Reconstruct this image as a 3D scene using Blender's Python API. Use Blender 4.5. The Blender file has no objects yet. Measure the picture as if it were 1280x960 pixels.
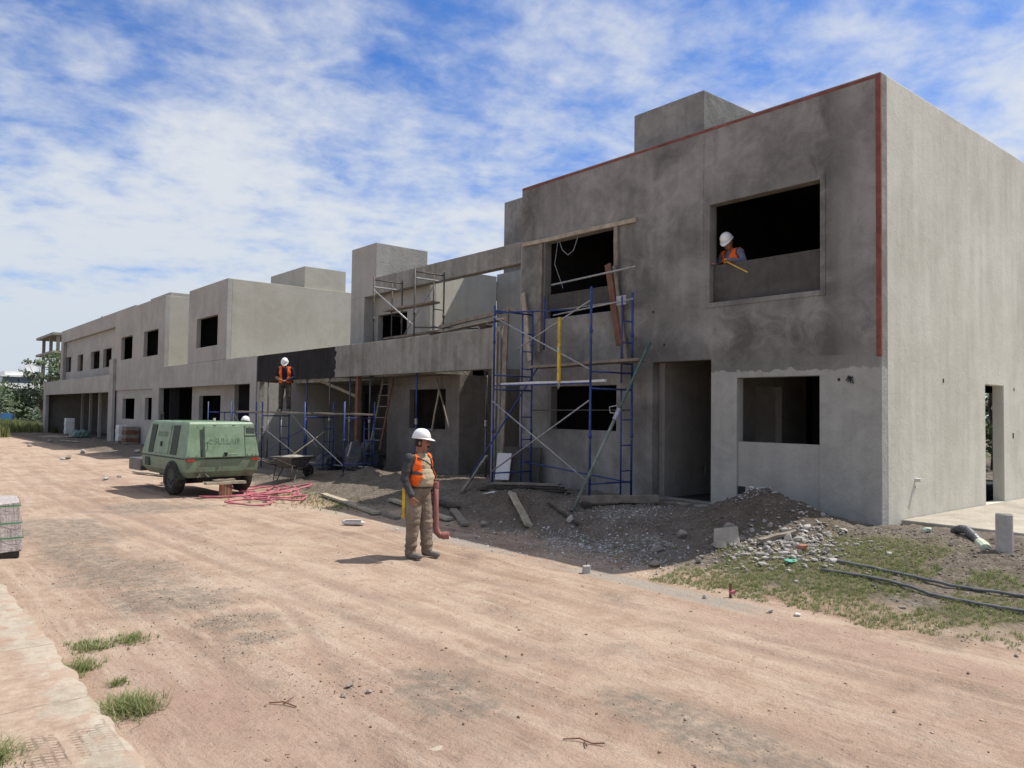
import bpy, bmesh, math, random
import numpy as np
from mathutils import Vector, Matrix
#GROUND_BEGIN
def _hash(ix, iy, s):
    h = (ix.astype(np.int64) * 374761393 + iy.astype(np.int64) * 668265263 + s * 144665) & 0x7fffffff
    h = ((h ^ (h >> 13)) * 1274126177) & 0x7fffffff
    return ((h ^ (h >> 16)) & 0xffff) / 65535.0
def vnoise(x, y, s=0):
    ix = np.floor(x); iy = np.floor(y); fx = x - ix; fy = y - iy
    fx = fx * fx * (3 - 2 * fx); fy = fy * fy * (3 - 2 * fy)
    a = _hash(ix, iy, s); b = _hash(ix + 1, iy, s); c = _hash(ix, iy + 1, s); d = _hash(ix + 1, iy + 1, s)
    return (a + (b - a) * fx) * (1 - fy) + (c + (d - c) * fx) * fy
def fbm(x, y, s=0, o=4):
    t = 0; a = .5
    for i in range(o):
        t = t + a * vnoise(x, y, s + i * 17); x = x * 2.03 + 3.1; y = y * 2.03 + 1.7; a *= .5
    return t / (1 - .5 ** o)
def sstep(a, b, x):
    t = np.clip((x - a) / (b - a), 0, 1); return t * t * (3 - 2 * t)
# tyre tracks pressed into the road: offset, sway, wavelength, phase, half width, from y, to y
TRACKS = [(2.05, .25, .21, .4, .10, 1, 30), (3.55, .25, .21, .4, .10, 1, 30), (4.35, .5, .13, 2.2, .12, 2, 40), (5.85, .5, .13, 2.2, .12, 2, 40), (1.95, .9, .33, 4.6, .07, 2, 9), (2.75, .9, .33, 4.6, .07, 2, 9), (6.3, .18, .3, 1., .09, 1, 22)]
def tracks(x, y):
    v = 0 * x
    for c, a, k, p, w, y0, y1 in TRACKS:
        d = np.abs(x - c - a * np.sin(y * k + p)) / w
        m = np.clip(1.35 - d, 0, 1) * sstep(y0 - 1, y0 + 1, y) * sstep(y1 + 3, y1 - 3, y) * np.clip((fbm(x * .6, y * .45, 90) - .30) * 4, 0, 1)
        v = np.maximum(v, m)
        v = np.where((d > 1.35) & (d < 2.0), v - .35 * np.clip((fbm(x * .6, y * .45, 90) - .35) * 4, 0, 1) * sstep(y1 + 3, y1 - 3, y), v)
    return v
# heaps: centre x, centre y, radius x, radius y, height, roughness seed
MOUNDS = [(10.55, 6.55, 1.00, 1.15, .52, 1), (9.35, 11.2, .95, 1.5, .27, 2), (8.9, 9.7, .5, .7, .10, 6),
          (10.2, 18.1, .55, .8, .22, 3), (10.5, 16.7, .7, .6, .16, 4), (9.0, 7.6, .5, .6, .12, 5),
          (9.6, 33.0, 1.0, 2.2, .25, 7), (9.2, 44.0, .9, 3.0, .3, 8), (8.6, 26.5, .5, .9, .14, 9),
          (9.5, 6.1, .8, .8, .07, 10), (11.2, 3.6, .7, .8, .06, 12), (2.75, 7.45, .28, .2, .05, 13), (5.3, 23.5, .6, .8, .16, 14)]
def ground_parts(x, y):
    x = np.asarray(x, float); y = np.asarray(y, float)
    base = np.interp(y, [0, 14, 20, 30, 50, 75, 150], [.46, .46, .30, .20, .0, -.15, -.3])
    road = np.interp(y, [-50, 22, 60, 150], [0, 0, -.12, -.35])
    wob = (fbm(x * .25, y * .25, 5) - .5)
    verge = sstep(7.45, 10.6, x + wob * .5)
    z = road + (base - road) * verge
    z = z + (fbm(x * 1.3, y * .9, 11) - .5) * (.035 + .10 * verge * (1 - sstep(11.2, 11.9, x)))
    z = z + (fbm(x * 6, y * 6, 21) - .5) * (.012 + .05 * verge)
    z = z + (fbm(x * 19, y * 17, 31, 3) - .5) * (.008 + .03 * verge)
    # wheel ruts along the road
    for rx, w, d in ((2.2, .28, .022), (3.9, .30, .02), (5.0, .3, .015)):
        c = rx + .35 * np.sin(y * .16 + rx)
        z = z - d * np.exp(-((x - c) / w) ** 2) * sstep(30, 10, y)
    z = z - .014 * tracks(x, y)
    z = z + .03 * np.exp(-((x - 5.2) / .8) ** 2) * np.exp(-((y - 9.8) / 1.2) ** 2)
    z = z - .05 * np.exp(-(((x - 6.9) / .5) ** 2 + ((y - 18.4) / .8) ** 2)) + .05 * np.exp(-(((x - 5.3) / .6) ** 2 + ((y - 18.6) / .8) ** 2))
    heap = 0 * x
    for cx, cy, rx, ry, h, s in MOUNDS:
        r = np.sqrt(((x - cx) / rx) ** 2 + ((y - cy) / ry) ** 2) + (fbm(x * 2.2, y * 2.2, 40 + s) - .5) * .5
        k = np.clip(1.25 - r, 0, 1.25) / 1.25
        heap = heap + h * k ** 1.3 * (1 + (fbm(x * 7, y * 7, 60 + s) - .5) * .35)
    z = z + heap
    # under the houses and the slab the soil stays below the floors
    z = np.where((x > 11.75) & (y > 5.1), np.minimum(z, base - .06), z)
    z = np.where((x > 12.3) & (y <= 5.1), np.minimum(z, .22), z)
    # kerb and pavement strip on the near left
    return z, verge, heap
def G(x, y):
    return float(ground_parts(np.array([x]), np.array([y]))[0][0])
#GROUND_END
SUN_STRENGTH = 4.3; SKY_STRENGTH = .125; EXPOSURE = 0.42
SKY_TINT = (.22, .52, .92); CLOUD_HI = (4.75, 4.9, 5.05); CLOUD_LO = (3.7, 4.1, 4.5); CLOUD_OFF = (0., 0.); CLOUD_RANGE = (.61, 1.03)

random.seed(7)
rng = np.random.default_rng(11)
scene = bpy.context.scene
COL = scene.collection
R = math.radians

# ------------------------------------------------------------------ mesh helpers
class MB:
    def __init__(s): s.v = []; s.f = []; s.m = []
    def add(s, vs, fs, mi=0):
        o = len(s.v); s.v.extend([tuple(map(float, p)) for p in vs])
        for f in fs: s.f.append([i + o for i in f]); s.m.append(mi)
    def box(s, x0, x1, y0, y1, z0, z1, mi=0):
        s.add([(x0, y0, z0), (x1, y0, z0), (x1, y1, z0), (x0, y1, z0), (x0, y0, z1), (x1, y0, z1), (x1, y1, z1), (x0, y1, z1)],
              [(3, 2, 1, 0), (4, 5, 6, 7), (0, 1, 5, 4), (1, 2, 6, 5), (2, 3, 7, 6), (3, 0, 4, 7)], mi)
    def hexa(s, b, t, mi=0):            # two quads, bottom and top, same winding (ccw from above)
        s.add(list(b) + list(t), [(3, 2, 1, 0), (4, 5, 6, 7), (0, 1, 5, 4), (1, 2, 6, 5), (2, 3, 7, 6), (3, 0, 4, 7)], mi)
    def bar(s, p0, p1, w, h, up=(0, 0, 1), mi=0):     # square-cut bar from p0 to p1, w across, h along 'up'
        p0 = Vector(p0); p1 = Vector(p1); d = (p1 - p0).normalized(); u = Vector(up)
        a = d.cross(u)
        if a.length < 1e-4: a = d.cross(Vector((1, 0, 0)))
        a.normalize(); u = a.cross(d).normalized()
        q = [p + a * (sx * w / 2) + u * (sz * h / 2) for p in (p0, p1) for sx, sz in ((-1, -1), (1, -1), (1, 1), (-1, 1))]
        s.add(q, [(0, 1, 2, 3), (7, 6, 5, 4), (0, 4, 5, 1), (1, 5, 6, 2), (2, 6, 7, 3), (3, 7, 4, 0)], mi)
    def tube(s, pts, r, n=8, mi=0, cap=True):
        pts = [Vector(p) for p in pts]; rs = r if isinstance(r, (list, tuple)) else [r] * len(pts)
        base = len(s.v); ref = None
        for i, p in enumerate(pts):
            d = (pts[min(i + 1, len(pts) - 1)] - pts[max(i - 1, 0)]).normalized()
            if ref is None: ref = d.orthogonal().normalized()
            a = (ref - d * ref.dot(d))
            if a.length < 1e-5: a = d.orthogonal()
            a.normalize(); ref = a; b = d.cross(a)
            for k in range(n):
                t = 2 * math.pi * k / n
                s.v.append(tuple(p + (a * math.cos(t) + b * math.sin(t)) * rs[i]))
        for i in range(len(pts) - 1):
            for k in range(n):
                k2 = (k + 1) % n; o = base + i * n
                s.f.append([o + k, o + k2, o + n + k2, o + n + k]); s.m.append(mi)
        if cap:
            s.f.append([base + k for k in range(n)][::-1]); s.m.append(mi)
            o = base + (len(pts) - 1) * n
            s.f.append([o + k for k in range(n)]); s.m.append(mi)
    def rings(s, rings, closed_ends=True, mi=0):      # list of rings (same count) lofted
        base = len(s.v); n = len(rings[0])
        for r in rings: s.v.extend([tuple(map(float, p)) for p in r])
        for i in range(len(rings) - 1):
            for k in range(n):
                k2 = (k + 1) % n; o = base + i * n
                s.f.append([o + k, o + k2, o + n + k2, o + n + k]); s.m.append(mi)
        if closed_ends:
            s.f.append([base + k for k in range(n)][::-1]); s.m.append(mi)
            o = base + (len(rings) - 1) * n
            s.f.append([o + k for k in range(n)]); s.m.append(mi)
    def ell(s, c, r, n=12, m=8, mi=0, rot=None):
        c = Vector(c); rg = []
        for i in range(1, m):
            t = math.pi * i / m
            ring = []
            for k in range(n):
                p = 2 * math.pi * k / n
                q = Vector((r[0] * math.sin(t) * math.cos(p), r[1] * math.sin(t) * math.sin(p), -r[2] * math.cos(t)))
                if rot: q = rot @ q
                ring.append(tuple(c + q))
            rg.append(ring)
        s.rings(rg, True, mi)
    def wall(s, axis, a0, a1, t0, t1, z0, z1, holes=(), mi=0):
        """wall with real openings. axis 'x': faces -X/+X, thickness t0..t1 in X, runs a0..a1 in Y; axis 'y' the other way."""
        A = sorted({a0, a1, *[h[0] for h in holes], *[h[1] for h in holes]}); Z = sorted({z0, z1, *[h[2] for h in holes], *[h[3] for h in holes]})
        A = [a for a in A if a0 <= a <= a1]; Z = [z for z in Z if z0 <= z <= z1]
        na, nz = len(A) - 1, len(Z) - 1
        solid = [[not any(h[0] <= (A[i] + A[i + 1]) / 2 <= h[1] and h[2] <= (Z[j] + Z[j + 1]) / 2 <= h[3] for h in holes) for j in range(nz)] for i in range(na)]
        P = (lambda t, a, z: (t, a, z)) if axis == 'x' else (lambda t, a, z: (a, t, z))
        idx = {}
        def V(t, i, j):
            k = (t, i, j)
            if k not in idx:
                idx[k] = len(s.v); s.v.append(P((t0, t1)[t], A[i], Z[j]))
            return idx[k]
        flip = axis == 'y'
        def F(q):
            s.f.append(q[::-1] if flip else q); s.m.append(mi)
        S = lambda i, j: 0 <= i < na and 0 <= j < nz and solid[i][j]
        for i in range(na):
            for j in range(nz):
                if not solid[i][j]: continue
                F([V(0, i, j), V(0, i, j + 1), V(0, i + 1, j + 1), V(0, i + 1, j)])
                F([V(1, i, j), V(1, i + 1, j), V(1, i + 1, j + 1), V(1, i, j + 1)])
                if not S(i - 1, j): F([V(0, i, j), V(1, i, j), V(1, i, j + 1), V(0, i, j + 1)])
                if not S(i + 1, j): F([V(0, i + 1, j), V(0, i + 1, j + 1), V(1, i + 1, j + 1), V(1, i + 1, j)])
                if not S(i, j - 1): F([V(0, i, j), V(0, i + 1, j), V(1, i + 1, j), V(1, i, j)])
                if not S(i, j + 1): F([V(0, i, j + 1), V(1, i, j + 1), V(1, i + 1, j + 1), V(0, i + 1, j + 1)])
    def mesh(s, name):
        me = bpy.data.meshes.new(name); me.from_pydata(s.v, [], s.f)
        return me
    def build(s, name, mats, parent=None, smooth=False, bevel=0, label=None, fix=True):
        me = s.mesh(name)
        mats = mats if isinstance(mats, (list, tuple)) else [mats]
        for m in mats: me.materials.append(m)
        if len(mats) > 1: me.polygons.foreach_set('material_index', s.m)
        if fix:
            bm = bmesh.new(); bm.from_mesh(me); bmesh.ops.recalc_face_normals(bm, faces=bm.faces); bm.to_mesh(me); bm.free()
        if smooth: me.polygons.foreach_set('use_smooth', [True] * len(me.polygons))
        me.update()
        o = bpy.data.objects.new(name, me); COL.objects.link(o)
        if bevel:
            b = o.modifiers.new('Bevel', 'BEVEL'); b.width = bevel; b.segments = 2; b.limit_method = 'ANGLE'; b.angle_limit = R(40)
        if parent: hang(o, parent)
        if label: o['label'] = label
        return o

def hang(o, parent):                      # child keeps the world coordinates it was modelled in
    o.parent = parent
    if parent.parent is None:
        o.matrix_parent_inverse = parent.matrix_basis.inverted() if parent.type == 'EMPTY' and parent.get('worldkids') else Matrix()
def tag(o, label, cat=None, group=None, kind=None):
    o['label'] = label
    if cat: o['category'] = cat
    if group: o['group'] = group
    if kind: o['kind'] = kind
    return o
def thing(name, label, cat, loc=(0, 0, 0), rotz=0, group=None, world=True):
    o = bpy.data.objects.new(name, None); COL.objects.link(o); o.empty_display_size = .2
    o.location = loc; o.rotation_euler = (0, 0, rotz)
    if world: o['worldkids'] = 1
    tag(o, label, cat, group)
    return o
def dup(root, loc, rot, label=None, scale=None):
    r = root.copy(); COL.objects.link(r); r.location = loc; r.rotation_euler = rot
    if scale is not None: r.scale = scale
    if label: r['label'] = label
    for ch in list(root.children):
        c = ch.copy(); COL.objects.link(c); c.parent = r
        for g in ch.children:
            d = g.copy(); COL.objects.link(d); d.parent = c
    return r

# ------------------------------------------------------------------ material helpers
class NT:
    def __init__(s, name):
        s.mat = bpy.data.materials.new(name); s.mat.use_nodes = True
        s.t = s.mat.node_tree; s.n = s.t.nodes; s.b = s.n['Principled BSDF']; s.b.inputs['Specular IOR Level'].default_value = .25
        s.pos = None
    def node(s, typ, **kw):
        n = s.n.new(typ)
        for k, v in kw.items():
            if k.startswith('in_'): n.inputs[int(k[3:]) if k[3:].isdigit() else k[3:].replace('_', ' ')].default_value = v
            else: setattr(n, k, v)
        return n
    def link(s, a, b): s.t.links.new(a, b)
    def coord(s, obj=False):
        if obj: return s.node('ShaderNodeTexCoord').outputs['Object']
        if s.pos is None: s.pos = s.node('ShaderNodeNewGeometry').outputs['Position']
        return s.pos
    def scaled(s, sc, obj=False, loc=(0, 0, 0)):
        m = s.node('ShaderNodeMapping'); s.link(s.coord(obj), m.inputs[0]); m.inputs['Scale'].default_value = sc; m.inputs['Location'].default_value = loc
        return m.outputs[0]
    def noise(s, scale, detail=4, rough=.55, vec=None, dist=0, obj=False):
        n = s.node('ShaderNodeTexNoise'); s.link(vec or s.coord(obj), n.inputs['Vector'])
        n.inputs['Scale'].default_value = scale; n.inputs['Detail'].default_value = detail; n.inputs['Roughness'].default_value = rough; n.inputs['Distortion'].default_value = dist
        return n.outputs['Fac']
    def voro(s, scale, vec=None, out='Distance', obj=False):
        n = s.node('ShaderNodeTexVoronoi'); s.link(vec or s.coord(obj), n.inputs['Vector']); n.inputs['Scale'].default_value = scale
        return n.outputs[out]
    def ramp(s, fac, stops, interp='LINEAR'):
        r = s.node('ShaderNodeValToRGB'); r.color_ramp.interpolation = interp
        e = r.color_ramp.elements
        while len(e) < len(stops): e.new(.5)
        for k, (p, c) in zip(e, stops):
            k.position = p; k.color = (c, c, c, 1) if isinstance(c, (int, float)) else (*c, 1)
        s.link(fac, r.inputs[0]); return r.outputs[0]
    def mix(s, fac, a, b, mode='MIX'):
        m = s.node('ShaderNodeMix', data_type='RGBA', blend_type=mode)
        for v, i in ((fac, 0), (a, 6), (b, 7)):
            if isinstance(v, (int, float)): m.inputs[i].default_value = v if i == 0 else (v, v, v, 1)
            elif isinstance(v, tuple): m.inputs[i].default_value = (*v, 1)
            else: s.link(v, m.inputs[i])
        return m.outputs[2]
    def math(s, op, a, b=0., c=None, clamp=False):
        m = s.node('ShaderNodeMath', operation=op, use_clamp=clamp)
        for v, i in ((a, 0), (b, 1), (c, 2)):
            if v is None: continue
            if isinstance(v, (int, float)): m.inputs[i].default_value = v
            else: s.link(v, m.inputs[i])
        return m.outputs[0]
    def sep(s):
        n = s.node('ShaderNodeSeparateXYZ'); s.link(s.coord(), n.inputs[0]); return n.outputs
    def attr(s, name): return s.node('ShaderNodeAttribute', attribute_name=name).outputs['Fac']
    def finish(s, color, rough=.9, bump=None, dist=.01, strength=1., metal=0., spec=None):
        if isinstance(color, tuple): s.b.inputs['Base Color'].default_value = (*color, 1)
        else: s.link(color, s.b.inputs['Base Color'])
        if isinstance(rough, (int, float)): s.b.inputs['Roughness'].default_value = rough
        else: s.link(rough, s.b.inputs['Roughness'])
        s.b.inputs['Metallic'].default_value = metal
        if spec is not None: s.b.inputs['Specular IOR Level'].default_value = spec
        if bump is not None:
            b = s.node('ShaderNodeBump'); b.inputs['Distance'].default_value = dist; b.inputs['Strength'].default_value = strength
            s.link(bump, b.inputs['Height']); s.link(b.outputs[0], s.b.inputs['Normal'])
        return s.mat

def simple(name, col, rough=.7, var=.25, scale=6, metal=0., bump=0., spec=.3, dirt=None, obj=False):
    """painted / plastic / cloth surface with wear in large and small noise"""
    t = NT(name)
    n = t.noise(scale, 6, .6, obj=obj); dark = tuple(c * (1 - var) for c in col); lite = tuple(min(1, c * (1 + var)) for c in col)
    c = t.ramp(n, [(.3, dark), (.7, lite)])
    if dirt: c = t.mix(t.ramp(t.noise(scale * .45, 5, .65, obj=obj), [(.52, 0.), (.68, .75)]), c, dirt)
    return t.finish(c, rough, t.noise(scale * 9, 3, obj=obj) if bump else None, bump or .01, 1., metal, spec)

def plaster(name, lo, mid, hi, streak=.3, patch=.7, rough_bump=.006, wave=0., seed=0., lowline=None, damp=False):
    """cement render: damp and dry patches, trowel clouds, vertical runs, sandy grain"""
    t = NT(name)
    off = t.scaled((1, 1, 1), loc=(seed, seed * 1.7, seed * .6))
    big = t.noise(patch, 5, .6, off, .6); midn = t.noise(patch * 3.6, 5, .65, off, .9); fine = t.noise(38, 3, .6)
    stv = t.scaled((2.6, 2.6, .22), loc=(seed, 0, 0)); st = t.noise(1.6, 4, .6, stv)
    f = t.math('ADD', t.math('MULTIPLY', big, .52), t.math('MULTIPLY', midn, .33))
    f = t.math('ADD', f, t.math('MULTIPLY', t.math('SUBTRACT', st, .5), streak))
    f = t.math('ADD', f, t.math('MULTIPLY', t.math('SUBTRACT', fine, .5), .10))
    if damp:                                         # where the last coat has not dried yet
        X, Y, Z = t.sep()
        def zone(v, c0, w0, amp):
            d = t.math('DIVIDE', t.math('SUBTRACT', t.math('ADD', v, t.math('MULTIPLY', t.math('SUBTRACT', midn, .5), amp)), c0), w0)
            return t.math('POWER', 2.718, t.math('MULTIPLY', t.math('MULTIPLY', d, d), -1.))
        z1 = t.math('MULTIPLY', zone(Z, 3.12, .42, 1.2), t.math('LESS_THAN', Y, 10.4))
        z2 = t.math('MULTIPLY', zone(Y, 9.55, .75, 2.2), zone(Z, 4.1, 1.0, 1.5))
        z3 = t.math('MULTIPLY', zone(Y, 6.05, .22, .9), t.math('GREATER_THAN', Z, 3.))
        z4 = t.math('MULTIPLY', zone(Z, 2.2, .8, 1.2), t.math('GREATER_THAN', Y, 9.7))
        z5 = zone(Y, 12.9, .5, 1.6)
        wet = t.math('ADD', t.math('ADD', t.math('MULTIPLY', z1, .10), t.math('MULTIPLY', z2, .11)), t.math('ADD', t.math('MULTIPLY', z3, .10), t.math('ADD', t.math('MULTIPLY', z4, .05), t.math('MULTIPLY', z5, .07))))
        jl = t.math('MULTIPLY', t.math('LESS_THAN', t.math('ABSOLUTE', t.math('SUBTRACT', t.math('ADD', Y, t.math('MULTIPLY', t.math('SUBTRACT', midn, .5), .03)), 8.42)), .012), t.math('GREATER_THAN', Z, 5.0))
        f = t.math('SUBTRACT', t.math('ADD', f, .035), t.math('ADD', wet, t.math('MULTIPLY', jl, .07)))
    c = t.ramp(f, [(.30, lo), (.43, mid), (.56, hi)])
    if lowline:                                      # dry second coat stops at a ragged line
        X, Y, Z = t.sep()
        edge = t.math('ADD', t.math('MULTIPLY', t.noise(2.4, 5, .75), .34), lowline[0] - .17)
        m = t.math('MULTIPLY', t.math('LESS_THAN', Z, edge), t.math('LESS_THAN', Y, lowline[1]))
        f2 = t.math('ADD', t.math('MULTIPLY', midn, .55), t.math('ADD', t.math('MULTIPLY', st, .3), t.math('MULTIPLY', fine, .12)))
        c2 = t.ramp(f2, [(.36, lowline[2]), (.62, lowline[3])])
        c = t.mix(m, c, c2)
    # floating marks and grain
    sw = t.noise(7, 4, .6, off, 1.4); h = t.math('ADD', t.math('MULTIPLY', sw, 1.), t.math('MULTIPLY', fine, .35))
    if wave: h = t.math('ADD', h, t.math('MULTIPLY', t.noise(2.2, 3, .5, off, .5), wave))
    # small chips and pock marks
    return t.finish(c, .93, h, rough_bump, 1., 0., .15)

M = {}
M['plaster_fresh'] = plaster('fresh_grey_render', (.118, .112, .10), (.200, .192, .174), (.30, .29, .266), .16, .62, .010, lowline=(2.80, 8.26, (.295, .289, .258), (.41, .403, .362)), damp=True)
M['plaster_side'] = plaster('dry_sunlit_side_render', (.485, .46, .385), (.56, .535, .455), (.62, .595, .515), .42, .5, .005, .6, 3.)  # dry render, its colour lifted further to add to the grazing sunlight
M['plaster_pale'] = plaster('grey_side_render', (.355, .335, .28), (.40, .38, .32), (.445, .425, .36), .16, .5, .006, .4, 23.)
M['plaster_dry'] = plaster('dry_grey_render', (.290, .281, .253), (.355, .345, .312), (.41, .40, .363), .26, .4, .012, .6, 9.)
M['plaster_rough'] = plaster('rough_beam_render', (.19, .18, .155), (.265, .252, .22), (.345, .33, .29), .5, .9, .022, .5, 14.)
M['plaster_brown'] = plaster('brown_undercoat', (.135, .118, .10), (.18, .16, .137), (.235, .21, .182), .25, .8, .018, .4, 21.)
M['plaster_wet'] = plaster('wet_dark_render', (.018, .017, .017), (.026, .025, .025), (.038, .036, .035), .3, 1.2, .012, 0, 5.)
M['plaster_damp'] = plaster('damp_render', (.06, .055, .05), (.082, .076, .07), (.105, .098, .09), .3, 1.2, .012, 0, 7.)
M['interior'] = plaster('shade_dark_inside_walls', (.030, .031, .034), (.042, .043, .046), (.056, .056, .058), .2, .8, .012, 0, 31.)  # room shade put into the colour, far darker than bare concrete
M['porch'] = plaster('porch_render', (.17, .158, .138), (.215, .20, .175), (.255, .24, .21), .2, .7, .010, 0, 17.)
M['slab_top'] = plaster('dusty_concrete_slab', (.30, .27, .225), (.38, .345, .285), (.46, .42, .35), .0, 1.3, .02, 0, 41.)
M['red_batten'] = simple('red_primer_batten', (.20, .066, .05), .8, .35, 5)
M['rust_pipe'] = simple('weathered_scaffold_steel', (.085, .075, .068), .6, .4, 9, .3)
M['blue_pipe'] = simple('blue_scaffold_paint', (.020, .045, .19), .5, .35, 10, 0, 0, .4, (.10, .085, .075))
M['galv_pipe'] = simple('galvanised_brace', (.34, .34, .34), .5, .3, 12, .5)
M['green_pipe'] = simple('green_prop_paint', (.07, .125, .10), .5, .3, 10, 0, 0, .4, (.16, .15, .14))
M['prop_pale'] = simple('worn_prop_paint', (.17, .20, .17), .6, .4, 9, 0, 0, .3, (.27, .26, .23))
M['grey_prop'] = simple('grey_prop_steel', (.13, .13, .135), .5, .35, 10, .4)
M['wood_grey'] = simple('weathered_board', (.21, .18, .145), .9, .35, 5, 0, .004)
M['wood_pale'] = simple('pale_board', (.36, .31, .235), .9, .3, 6, 0, .004)
M['wood_dark'] = simple('dark_wet_board', (.065, .055, .045), .9, .4, 5, 0, .004)
M['wood_red'] = simple('reddish_timber', (.17, .085, .055), .9, .3, 5, 0, .004)
M['white_paint'] = simple('dusty_white_board', (.66, .66, .65), .6, .12, 6)
M['yellow'] = simple('yellow_level_paint', (.62, .43, .03), .5, .2, 8, 0, 0, .4, (.2, .15, .06))
M['green_paint'] = None
M['rubber'] = simple('tyre_rubber', (.03, .028, .026), .85, .35, 12, 0, .004, .25, (.13, .105, .08))
M['rim'] = simple('dusty_wheel_rim', (.085, .095, .085), .6, .3, 12, .2)
M['black'] = simple('black_steel', (.018, .018, .02), .6, .35, 9)
M['reflector'] = simple('red_reflector', (.42, .04, .03), .4, .25, 8)
M['brick'] = simple('orange_brick', (.36, .15, .09), .9, .3, 9, 0, .006, .2, (.42, .36, .30))
M['pink'] = simple('pink_hose_rubber', (.42, .12, .15), .6, .4, 7, 0, 0, .3, (.42, .29, .26))
M['tarp'] = simple('black_plastic_sheet', (.016, .018, .024), .38, .35, 4, 0, .02, .5)
M['bag'] = simple('white_cement_bag', (.62, .61, .58), .75, .12, 8, 0, .01)
M['wrap'] = simple('cloudy_stretch_film', (.52, .47, .44), .3, .15, 5, 0, .01, .5)
M['paver'] = simple('pinkish_paver', (.43, .36, .33), .85, .25, 7, 0, .004)
M['strap'] = simple('green_strap', (.07, .28, .13), .5, .2, 8)
M['hose_grey'] = simple('grey_conduit', (.12, .13, .135), .55, .25, 9)
M['pvc'] = simple('dusty_concrete_pipe', (.42, .40, .36), .8, .2, 7, 0, .006)
M['terracotta'] = simple('red_brown_pipe', (.27, .11, .095), .6, .25, 7)
M['green_plastic'] = simple('green_plastic_bag', (.10, .42, .29), .45, .25, 9)
M['clear_plastic'] = simple('crumpled_pale_plastic', (.50, .55, .42), .4, .25, 12)
M['skin'] = simple('tanned_skin', (.29, .135, .08), .55, .15, 14, obj=True)
M['hair'] = simple('black_hair', (.012, .010, .009), .6, .3, 30, obj=True)
M['helmet'] = simple('white_helmet', (.78, .78, .76), .35, .06, 8, 0, 0, .5, (.62, .60, .56), obj=True)
M['vest'] = simple('orange_vest', (.95, .14, .02), .75, .16, 9, 0, .01, .2, obj=True)
M['shirt_grey'] = simple('charcoal_sleeve', (.062, .062, .067), .9, .35, 9, 0, .02, .2, obj=True)
M['shirt_tan'] = simple('tan_shirt', (.48, .39, .26), .9, .16, 9, 0, .02, .2, (.36, .30, .22), obj=True)
M['shirt_navy'] = simple('navy_shirt', (.018, .021, .042), .9, .3, 9, 0, .02, .2, obj=True)
M['shirt_blue'] = simple('pale_blue_shirt', (.40, .52, .55), .9, .15, 9, 0, .02, .2, obj=True)
M['shirt_slate'] = simple('slate_sleeve', (.17, .18, .23), .9, .2, 9, 0, .02, .2, obj=True)
M['pants_khaki'] = simple('dusty_khaki_trousers', (.25, .20, .15), .95, .3, 8, 0, .025, .15, (.37, .32, .26), obj=True)
M['pants_dark'] = simple('grey_work_trousers', (.075, .062, .05), .95, .3, 8, 0, .02, .15, obj=True)
M['shoe'] = simple('dusty_work_shoe', (.17, .155, .14), .85, .25, 12, obj=True)
M['eye'] = simple('dark_eye', (.02, .014, .012), .3, .2, 30, obj=True)

def stones_mat(name, lo, hi, bright=None):
    t = NT(name)
    rnd = t.node('ShaderNodeNewGeometry').outputs['Random Per Island']
    c = t.ramp(rnd, [(0., lo), (.8, hi), (1., bright or hi)])
    c = t.mix(.4, c, t.ramp(t.noise(30, 4), [(.3, lo), (.7, hi)]))
    return t.finish(c, .95, t.noise(60, 3), .004, 1., 0., .15)
M['stone'] = stones_mat('gravel_stone', (.12, .105, .09), (.27, .24, .205), (.42, .39, .35))
M['stone_pale'] = stones_mat('pale_rubble', (.25, .23, .205), (.41, .38, .34), (.58, .55, .50))
M['stone_road'] = stones_mat('road_pebble', (.17, .12, .085), (.34, .26, .19), (.42, .35, .29))
M['lime'] = stones_mat('lime_crumbs', (.40, .41, .41), (.62, .63, .63), (.72, .72, .72))
def leaf_mat(name, cols, trans=.15):
    t = NT(name)
    rnd = t.node('ShaderNodeNewGeometry').outputs['Random Per Island']
    n = t.noise(.8, 3)
    f = t.math('ADD', t.math('MULTIPLY', rnd, .6), t.math('MULTIPLY', n, .4))
    c = t.ramp(f, [(.2 + .6 * i / (len(cols) - 1), k) for i, k in enumerate(cols)])
    t.b.inputs['Transmission Weight'].default_value = 0
    m = t.finish(c, .65, None, spec=.25)
    tr = t.node('ShaderNodeBsdfTranslucent'); t.link(c, tr.inputs[0]); mx = t.node('ShaderNodeMixShader'); mx.inputs[0].default_value = trans
    t.link(t.b.outputs[0], mx.inputs[1]); t.link(tr.outputs[0], mx.inputs[2]); t.link(mx.outputs[0], t.n['Material Output'].inputs[0])
    return m
M['leaf'] = leaf_mat('olive_leaf', [(.028, .05, .018), (.06, .095, .03), (.10, .135, .05)])
M['leaf_pale'] = leaf_mat('grey_green_leaf', [(.05, .075, .045), (.09, .12, .07), (.14, .17, .10)])
M['grass'] = leaf_mat('dusty_grass', [(.11, .18, .045), (.21, .25, .09), (.42, .37, .22)], .4)
M['grass_far'] = leaf_mat('tall_meadow_grass', [(.09, .13, .035), (.16, .19, .06), (.25, .24, .11)], .25)
M['bark'] = simple('grey_bark', (.13, .105, .085), .95, .35, 8, 0, .02)

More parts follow.
